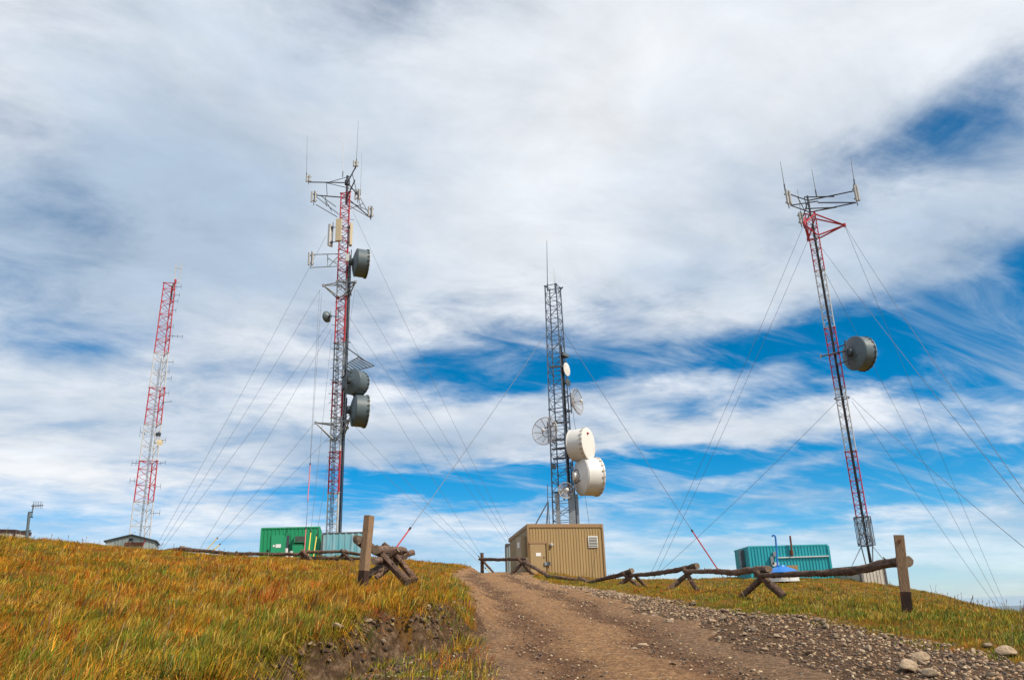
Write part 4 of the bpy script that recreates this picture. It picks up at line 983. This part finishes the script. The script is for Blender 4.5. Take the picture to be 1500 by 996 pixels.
pr, ps, pfv, pax = post('sawn post with burnt dark foot holding the end of the long rail', P(1316.5, 784, 14), P(1328.5, 888, 14), .155, yaw=-.40)
MB().lathe(P(1317, 793, 14)+pfv*.07, pfv, [(0, .03), (.02, .03)], 10).build('rust_bolt', 'rust', pr)
post('sawn post with dark foot beside the pile of crossed logs', P(541, 755, 14), P(531.5, 856, 14), .115, .15, yaw=-.42)
fence = thing('log_fence', P(1115, 876, 19.5), 'sagging log rail fence on crossed legs along the stony side of the road', 'fence')
log(fence, [P(1331, 822, 14.25), P(1270, 832, 15.7), P(1190, 841, 17.4), P(1106, 842, 19.7)], .088, .05)
log(fence, [P(1127, 833, 19.3), P(1070, 838, 22), P(1003, 836, 26.1)], .085, .062)
log(fence, [P(1021, 828, 25.7), P(975, 838, 28.5), P(921, 843, 32.2)], .085, .065)
log(fence, [P(926, 836, 31.8), P(890, 846, 33), P(862, 854, 34.4)], .10, .06)
log(fence, [P(848, 849, 35.6), P(861, 853, 34.4)], .115, .11, 'fallen_log')
log(fence, [P(846, 850, 35.5), P(805, 843, 37), P(768, 822, 40)], .07, .085)
log(fence, [P(772, 819, 40), P(730, 819, 42), P(703, 818.5, 44)], .075, .085)
for a, b, r_ in (((1106, 836, 19.6), (1146, 875, 19.1), .085), ((1127, 837, 19.5), (1078, 881, 20), .07), ((1000, 831, 26.2), (1023, 866, 25.8), .07), ((1017, 833, 26.1), (972, 870, 26.0), .085),
                 ((913, 838, 32.1), (939, 862, 31.8), .085), ((929, 842, 32.3), (951, 863, 32.2), .07), ((926, 843, 32.2), (902, 862, 32.2), .095),
                 ((758, 817, 40.1), (781, 842, 39.8), .075), ((770, 819, 40.1), (748, 842, 40.2), .075), ((707, 821, 44), (726, 842, 43.6), .06)):
    log(fence, [P(*a), P(*b)], r_*.9, r_, 'crossed_leg')
MB().path([P(706.5, 843, 44.1), P(706.3, 825, 44.1), P(706, 809.5, 44.1)], [.10, .095, .09], n=10).build('end_post', 'bark', fence)
pile = thing('log_fence', P(570, 845, 16), 'heap of crossed bark logs ending the fence behind the left sawn post', 'fence')
for a, b, r0, r1 in (((523, 789, 14.25), (580, 826, 18.0), .105, .085), ((548, 822, 14.6), (604, 810, 20.0), .07, .085), ((543, 838, 15.0), (596, 812, 19.0), .075, .09), ((550, 805, 15.0), (592, 806, 18.0), .10, .085)):
    log(pile, [P(*a), P(*b)], r0*.8, r1*.8)
for a, b, r_ in (((553, 806, 15.4), (597, 852, 14.9), .095), ((583, 818, 17.8), (607, 850, 17.4), .095), ((584, 806, 16.0), (535, 849, 16.2), .075), ((598, 808, 18.4), (551, 846, 18.0), .075), ((561, 797, 16.6), (585, 822, 16.6), .085)):
    log(pile, [P(*a), P(*b)], r_*.65, r_*.82, 'crossed_leg')
back = thing('log_fence', P(380, 815, 43), 'distant log rail fence in front of the green and blue huts', 'fence')
for ps_, r_ in (([(235, 808, 46), (268, 803, 45), (300, 807, 44.5)], .10), ([(262, 804, 45), (345, 811, 43.5), (448, 812, 42.5)], .10), ([(440, 809, 42.5), (505, 808, 42)], .085), ([(440, 817, 42.6), (532, 818, 41.8)], .08), ([(500, 808, 42), (534, 813, 41.5)], .085)):
    log(back, [P(*p) for p in ps_], r_, r_*.85)
for a, b in (((442, 806, 42.4), (458, 822, 42.2)), ((452, 806, 42.6), (438, 822, 42.6)), ((500, 806, 42), (516, 823, 41.7)), ((508, 806, 42.1), (493, 822, 42.2)), ((264, 801, 45), (274, 812, 44.8)), ((270, 801, 45), (262, 812, 45.2)), ((346, 808, 43.5), (353, 818, 43.4))):
    log(back, [P(*a), P(*b)], .085, .10, 'crossed_leg')

# ------------------------------------------------------------------ stones
def ico():
    t = (1+5**.5)/2; v = np.array([(-1, t, 0), (1, t, 0), (-1, -t, 0), (1, -t, 0), (0, -1, t), (0, 1, t), (0, -1, -t), (0, 1, -t), (t, 0, -1), (t, 0, 1), (-t, 0, -1), (-t, 0, 1)], float)
    f = np.array([(0, 11, 5), (0, 5, 1), (0, 1, 7), (0, 7, 10), (0, 10, 11), (1, 5, 9), (5, 11, 4), (11, 10, 2), (10, 7, 6), (7, 1, 8), (3, 9, 4), (3, 4, 2), (3, 2, 6), (3, 6, 8), (3, 8, 9), (4, 9, 5), (2, 4, 11), (6, 2, 10), (8, 6, 7), (9, 8, 1)])
    return v/np.linalg.norm(v[0]), f
IV, IF = ico()
def sub(v, f):
    v = list(map(tuple, v)); c = {}; o = []
    def mid(a, b):
        k = (min(a, b), max(a, b))
        if k not in c:
            m_ = (np.array(v[a])+np.array(v[b]))/2; v.append(tuple(m_/np.linalg.norm(m_))); c[k] = len(v)-1
        return c[k]
    for a, b, d in f:
        x, y, z = mid(a, b), mid(b, d), mid(d, a); o += [(a, x, z), (b, y, x), (d, z, y), (x, y, z)]
    return np.array(v), np.array(o)
SV, SF = sub(*sub(IV, IF))
def stone_mesh(seed, m):
    r_ = np.random.default_rng(seed); v = SV.copy()
    for _ in range(14):                      # chop flat faces
        d = r_.normal(size=3); d /= np.linalg.norm(d); k = r_.uniform(.42, .80); e = v@d-k; v = v-np.outer(np.clip(e, 0, None)*.97, d)
    v *= 1+.05*np.sin(v@r_.normal(size=(3, 1))*4+seed); v *= np.array([1, r_.uniform(.65, .9), r_.uniform(.42, .62)])*1.12
    return mesh_np('stone', v, SF, m, smooth=False)
SM = [stone_mesh(i, 'stone') for i in range(9)]; PM = [stone_mesh(50+i, 'pale_stone') for i in range(6)]
def put_stone(x, y, s, me, label, group=None, sink=.25):
    o = link('stone', me); o.scale = (s, s, s); o.rotation_euler = (random.uniform(-.3, .3), random.uniform(-.3, .3), random.uniform(0, 6.28))
    o.location = (x, y, H(x, y)+s*(.55-sink)); tag(o, label, 'stone', group); return o
def ground_hit(px, py, Y0=4.0, Y1=70.0):
    d = ray(px, py); t = Y0/d.y
    while t < Y1/d.y:
        p = EYE+d*t
        if p.z < H(p.x, p.y): return p
        t *= 1.004
    return None
BIG = [(1332, 984, 34, 1, 'large pale rounded boulder lying at the gravel edge'), (1363, 993, 24, 1, 'pale boulder right beside the largest one'), (1476, 961, 26, 1, 'pale boulder tucked against the grass tufts'), (1350, 970, 28, 1, 'flat buff boulder just above the largest pale one'),
       (1262, 932, 15, 1, 'white stone where berm and turf meet'), (1262, 957, 15, 1, 'flat white stone among the grey gravel'), (1164, 908, 9, 1, 'white stone half in the grass under the fence'), (1452, 994, 20, 0, 'pale stone at the gravel edge by a weed'), (1450, 950, 14, 0, 'brownish stone under the overhanging turf'),
       (495, 922, 18, 1, 'pale stone stuck in the eroded bank top'), (540, 922, 10, 1, 'small pale stone beside the bigger one in the bank'), (455, 956, 9, 1, 'tiny buff stone lower in the eroded bank'), (521, 930, 6, 1, 'tiny pebble between two bank stones'), (694, 911, 8, 1, 'pale stone at the foot of the green bank'),
       (985, 975, 17, 0, 'flat buff stone bedded in the road surface'), (940, 947, 18, 1, 'long flat stone bedded in the road crown'), (928, 953, 12, 0, 'orange tinted flat stone in the road crown'), (997, 953, 8, 1, 'round stone lying on the wheel track'), (893, 961, 14, 1, 'flat pale stone bedded low in the road'),
       (1016, 883, 8, 1, 'white stone in the turf below the second trestle'), (985, 883, 9, 0, 'grey stone in the turf below the second trestle'), (969, 888, 8, 1, 'pale stone on top of the berm beside the turf'), (1060, 897, 7, 1, 'buff stone on the turf edge below the fence')]
for (px, py, wd, pale, lab) in BIG:
    p = ground_hit(px, py)
    if p is None: continue
    s = wd/2/F*(p-EYE).length; flat = 'bedded' in lab
    o = put_stone(p.x, p.y, s, (PM if pale else SM)[px % 6], lab, 'stones of the road verge', .45 if flat else .2)
    if flat: o.scale.z *= .35; o.location.z = H(p.x, p.y)+.03
rs_ = random.Random(11); cnt = 0
while cnt < 235:
    y = 8.6+(24-8.6)*rs_.random()**1.6; L, D, B = (float(a) for a in road_edges(y))
    t = rs_.random()
    x = D+(B+.25-D)*(.05+.95*rs_.random()**.8) if t < .87 else (L+(D-L)*rs_.random() if t < .92 else L-rs_.random()*1.2)
    if t >= .92 and y > 15: continue
    s = (.036+.055*rs_.random()**2.5)*(1 if t < .87 else .6)*min(1.25, max(.8, y/13))
    me_ = rs_.choice(SM+PM[:3]); tone = 'pale buff' if me_ in PM else 'brown'
    where = ('in the gravel band under the sagging fence' if y > 14.5 else 'in the gravel band below the sawn post') if t < .87 else ('lying on the dirt wheel tracks' if t < .92 else 'at the foot of the eroded bank')
    put_stone(x, y, s, me_, 'loose '+tone+' stone '+where, 'loose '+tone+' stones '+where); cnt += 1

def scatter_gravel():
    N = 36000
    y = 8.0+(42-8.0)*rng.random(N)**2.2; L, D, B = road_edges(y); t = rng.random(N)
    x = np.where(t < .56, D-.5+(B+.3-D+.5)*rng.beta(2.3, 1.05, N), np.where(t < .84, L+(D-L)*rng.random(N), L-.15-rng.random(N)**1.4*np.where(y < 14, 2.2, .35)))
    s = (.007+.030*rng.random(N)**3)*np.where(t < .56, 1.1, .8)*np.interp(y, [8, 20, 40], [.85, 1.05, 1.15])
    face = (t >= .84); keep = ~(face & (x < bank_x(y)+.03)); x, y, s, t = x[keep], y[keep], s[keep], t[keep]; N = len(x)
    z = terrain(x, y)+s*.15+np.where((t >= .56) & (t < .84), .012, 0)
    shapes = []
    for k in range(12):
        r_ = np.random.default_rng(k+200); v = IV*(1+.25*r_.normal(size=(12, 1)).clip(-1, 1)); v = v*np.array([1, r_.uniform(.65, .95), r_.uniform(.45, .8)]); shapes.append(v)
    shapes = np.array(shapes); k = rng.integers(0, 12, N); a = rng.random(N)*6.283; c, sn = np.cos(a), np.sin(a)
    v = shapes[k]*s[:, None, None]
    vx = v[..., 0]*c[:, None]-v[..., 1]*sn[:, None]+x[:, None]; vy = v[..., 0]*sn[:, None]+v[..., 1]*c[:, None]+y[:, None]; vz = v[..., 2]+z[:, None]
    verts = np.stack([vx, vy, vz], -1).reshape(-1, 3); faces = (IF[None]+(np.arange(N)*12)[:, None, None]).reshape(-1, 3)
    pal = np.array([(.42, .285, .17), (.26, .17, .11), (.15, .11, .085), (.58, .43, .27), (.22, .13, .08), (.38, .235, .13), (.09, .07, .058)])
    nearg = np.interp(y, [9, 13, 19], [1, .6, 0])
    pick = rng.integers(0, 6, N); pick = np.where((rng.random(N) < nearg*.15), np.where(rng.random(N) < .5, 2, 6), pick)
    colr = pal[pick]*rng.uniform(.7, 1.2, (N, 1)); colr = np.c_[colr, np.ones(N)]
    me = mesh_np('gravel', verts, faces, 'gravel', attrs={'col': ('FLOAT_COLOR', np.repeat(colr, 12, 0))})
    tag(link('gravel', me), 'loose grey and buff gravel along both sides of the dirt road', 'gravel', kind='stuff')
scatter_gravel()
def bank_clods():
    r_ = np.random.default_rng(31); N = 2600; y = 7.4+6.0*r_.random(N); bx = bank_x(y); x = bx+.02+.75*r_.random(N)**1.3; z = terrain(x, y)
    s = .010+.035*r_.random(N)**3; k = r_.random(N)*6.283; c, sn = np.cos(k)[:, None], np.sin(k)[:, None]; v = IV[None]*(1+.3*r_.normal(size=(N, 12, 1)).clip(-1, 1))*s[:, None, None]
    vv = np.stack([v[..., 0]*c-v[..., 1]*sn+x[:, None], v[..., 0]*sn+v[..., 1]*c+y[:, None], v[..., 2]*.8+z[:, None]], -1).reshape(-1, 3)
    pal = np.array([(.10, .062, .04), (.17, .11, .07), (.05, .032, .022), (.36, .26, .17), (.24, .15, .09)]); col = pal[r_.choice(5, N, p=[.32, .26, .22, .08, .12])]*r_.uniform(.7, 1.2, (N, 1))
    me = mesh_np('soil_clods', vv, (IF[None]+(np.arange(N)*12)[:, None, None]).reshape(-1, 3), 'gravel', attrs={'col': ('FLOAT_COLOR', np.repeat(np.c_[col, np.ones(N)], 12, 0))})
    tag(link('soil_clods', me), 'crumbled brown soil clods on the eroded bank left of the road', 'soil', kind='stuff')
bank_clods()

# ------------------------------------------------------------------ grass
def fbm(x, y, s, seed):
    return .6*vn(x, y, s, seed)+.3*vn(x+7, y-3, s*2.3, seed+3)+.2*vn(x-2, y+5, s*5.1, seed+8)
def grass_mask(x, y):
    L, D, B = road_edges(y); bx = bank_x(y)
    right = x > B+.12*np.sin(y*2.7)+.18*vn(x, y, 1.7, 4)
    left = (x < bx+.10) | ((y > 12.6) & (x < L-.12+.2*vn(x, y, 2.0, 6)))
    return right | left
def grass_field(name, label, n_tuft, n_lawn, seed):
    r_ = np.random.default_rng(seed); p = .5; ymin, ymax = 5.2, 54
    def spread(N):
        rad = (ymin**p+(ymax**p-ymin**p)*r_.random(N))**(1/p); az = np.radians(r_.uniform(-48, 46, N)); return rad*np.sin(az), rad*np.cos(az)
    tx, ty = spread(n_tuft); k = grass_mask(tx, ty); tx, ty = tx[k], ty[k]
    # a few sparse weeds on the broken soil below the bank
    wx_, wy_ = -3.4+3.2*r_.random(1100), 7.4+5.8*r_.random(1100); k = (wx_ > bank_x(wy_)+.22) & (wx_ < road_edges(wy_)[0]+.05); wx_, wy_ = wx_[k], wy_[k]
    weed = np.r_[np.zeros(len(tx), bool), np.ones(len(wx_), bool)]; tx, ty = np.r_[tx, wx_], np.r_[ty, wy_]
    M = len(tx); trad = np.hypot(tx, ty); nb = np.where(weed, 9, 24)
    tid = np.repeat(np.arange(M), nb)
    lx, ly = spread(n_lawn); k = grass_mask(lx, ly); lx, ly = lx[k], ly[k]
    # tuft properties
    def zone(x, y):
        L, D, B = road_edges(y); right = x > (L+D)/2; rad = np.hypot(x, y)
        g1 = fbm(x, y, .30, 3.0); g2 = fbm(x, y, .85, 9.0)
        far_r = sst(15, 21, y+.35*(x-5))                                    # beyond the fence the turf is drier
        gl = .30-.75*g1-.35*g2+.34*np.interp(rad, [6, 9, 13], [1, .7, 0])+np.where((x > -2.1) & (y > 11.5) & (y < 26), .30, 0)
        gr_ = 1.05-.42*far_r-.5*g1-.3*g2
        return np.where(right, gr_, gl), right, g1, g2
    green_p, right, g1, g2 = zone(tx, ty)
    th = np.exp(r_.normal(-.08, .33, M))*np.where(right, .62, 1.0)*(1+.25*g2)*np.where(weed, .75, 1)
    pal = np.array([(.50, .145, .008), (.66, .31, .014), (.66, .43, .08), (.40, .29, .012), (.20, .26, .014), (.10, .155, .012), (.13, .07, .010), (.40, .075, .010)])
    gsel = r_.random(M) < np.clip(green_p, .03, .95); q = r_.random(M)
    warm = np.select([q < .25, q < .66, q < .77, q < .87, q < .93], [0, 1, 2, 3, 7], 6); cool = np.select([q < .36, q < .74, q < .90], [3, 4, 5], 2)
    tcol = pal[np.where(gsel, cool, warm)]*r_.uniform(.62, 1.08, (M, 1))*np.clip(.95+.35*fbm(tx, ty, 1.6, 21.0), .5, 1.2)[:, None]
    wind = r_.normal(.35, .5, M)
    # blades: in tufts, then the short lawn between them
    a = r_.random(len(tid))*6.283; sp = .075*(1+trad[tid]/22)*np.sqrt(r_.random(len(tid)))
    x = np.r_[tx[tid]+np.cos(a)*sp, lx]; y = np.r_[ty[tid]+np.sin(a)*sp, ly]; n = len(x); nt = len(tid)
    rad = np.hypot(x, y); z = terrain(x, y)-.015
    h = np.r_[th[tid]*(.075+.115*r_.random(nt)), (.045+.075*r_.random(len(lx)))]
    L, D, B = road_edges(y); bx = bank_x(y); R_ = x > (L+D)/2
    h *= np.where(R_, .55+.45*sst(0, .9, x-B), 1.0)*np.interp(rad, [6, 12, 25, 45], [1.15, 1, .85, .75])
    lip = np.exp(-((x-bx)/.22)**2)*(y < 13.4)*(~R_); h *= 1+.3*lip
    out = np.r_[a, r_.random(len(lx))*6.283]; ol = h*r_.uniform(.15, .55, n); wl = h*r_.uniform(.15, .5, n); wd = np.r_[wind[tid], r_.normal(.35, .6, len(lx))]
    dx = np.cos(out)*ol+np.cos(wd)*wl+lip*.16*r_.random(n); dy = np.sin(out)*ol+np.sin(wd)*wl
    droop = lip*.22*r_.random(n)
    fa = r_.random(n)*3.1416; w = .0022*r_.uniform(.6, 1.4, n)*(1+rad/13.0); wx, wy = np.cos(fa)*w, np.sin(fa)*w
    b0 = np.stack([x-wx, y-wy, z], -1); b1 = np.stack([x+wx, y+wy, z], -1); mx, my, mz = x+dx*.35, y+dy*.35, z+h*.62
    m0 = np.stack([mx-wx*.75, my-wy*.75, mz], -1); m1 = np.stack([mx+wx*.75, my+wy*.75, mz], -1); tp = np.stack([x+dx, y+dy, z+h*.93-droop], -1)
    verts = np.stack([b0, b1, m1, m0, tp], 1).reshape(-1, 3); i = np.arange(n)[:, None]*5
    tri = np.concatenate([i+np.array([[0, 1, 2]]), i+np.array([[0, 2, 3]]), i+np.array([[3, 2, 4]])], 1).reshape(-1, 3)
    lg, lr, l1, l2 = zone(lx, ly); lq = r_.random(len(lx)); lcol = pal[np.where(lq < np.clip(lg, .05, .9), np.where(r_.random(len(lx)) < .5, 4, 3), np.where(r_.random(len(lx)) < .5, 0, 1))]*.7
    c = np.r_[tcol[tid], lcol]*r_.uniform(.7, 1.3, (n, 1)); odd = r_.random(n) < .10; c[odd] = pal[r_.integers(0, 5, odd.sum())]
    cc = np.repeat(c[:, None], 5, 1); cc[:, 4] *= 1.1
    cc = np.concatenate([cc, np.ones((n, 5, 1))], -1).reshape(-1, 4)
    me = mesh_np(name, verts, tri, 'grass', attrs={'col': ('FLOAT_COLOR', cc)}); tag(link(name, me), label, 'grass', kind='stuff')
grass_field('grass', 'rust and ochre mountain grass covering the slopes beside the road', 27000, 270000, 1)
def stalks():
    """taller dry seed stalks, seen against the sky along the crests"""
    r_ = np.random.default_rng(4); N = 900
    rad = 7+40*r_.random(N)**1.3; az = np.radians(r_.uniform(-46, 44, N)); x = rad*np.sin(az); y = rad*np.cos(az); k = grass_mask(x, y); x, y = x[k], y[k]; n = len(x); z = terrain(x, y)-.02
    h = r_.uniform(.22, .46, n); a = r_.normal(.2, .9, n); l = h*r_.uniform(.1, .35, n); dx, dy = np.cos(a)*l, np.sin(a)*l; w = .0028*(1+np.hypot(x, y)/26)
    vs = []; fs = []
    o = np.zeros(n)
    def tri(px, py, pz, ww): return [np.stack([px+ww*c_, py+ww*s_, pz], -1) for c_, s_ in ((1, 0), (-.5, .866), (-.5, -.866))]
    R0 = tri(x, y, z, w); R1 = tri(x+dx*.6, y+dy*.6, z+h*.75, w*.8); R2 = tri(x+dx*.8, y+dy*.8, z+h*.86, w*2.0); R3 = tri(x+dx, y+dy, z+h, w*.4)
    verts = np.stack(R0+R1+R2+R3, 1).reshape(-1, 3); i = np.arange(n)[:, None]*12; q = []
    for a_ in (0, 3, 6):
        for j in range(3): q.append([a_+j, a_+(j+1) % 3, a_+3+(j+1) % 3, a_+3+j])
    q = np.array(q); faces = (i[:, :, None]+q[None]).reshape(-1, 4)
    c = np.where(r_.random(n)[:, None] < .55, np.array((.34, .24, .12)), np.array((.17, .10, .06)))*r_.uniform(.7, 1.3, (n, 1)); cc = np.repeat(np.c_[c, np.ones(n)], 12, 0)
    me = mesh_np('seed_stalks', verts, faces, 'grass', attrs={'col': ('FLOAT_COLOR', cc)}); tag(link('seed_stalks', me), 'thin dry seed stalks standing above the turf', 'grass', kind='stuff')
stalks()

# ------------------------------------------------------------------ air over the plain
def haze():
    m = bpy.data.materials.new('thin_air'); m.use_nodes = True; g = NT(m.node_tree)
    vol = g.n('ShaderNodeVolumePrincipled', {'Color': (.62, .80, 1.0, 1), 'Density': 1.6e-5, 'Anisotropy': .1})
    g.n('ShaderNodeOutputMaterial', {1: vol}); MATS['haze'] = m
    mb = MB().box((0, 0, -210), (72000, 0, 0), (0, 72000, 0), (0, 0, 256)); o = mb.build('haze', 'haze'); tag(o, 'thin blue haze over the distant plain', 'haze', kind='stuff')
haze()
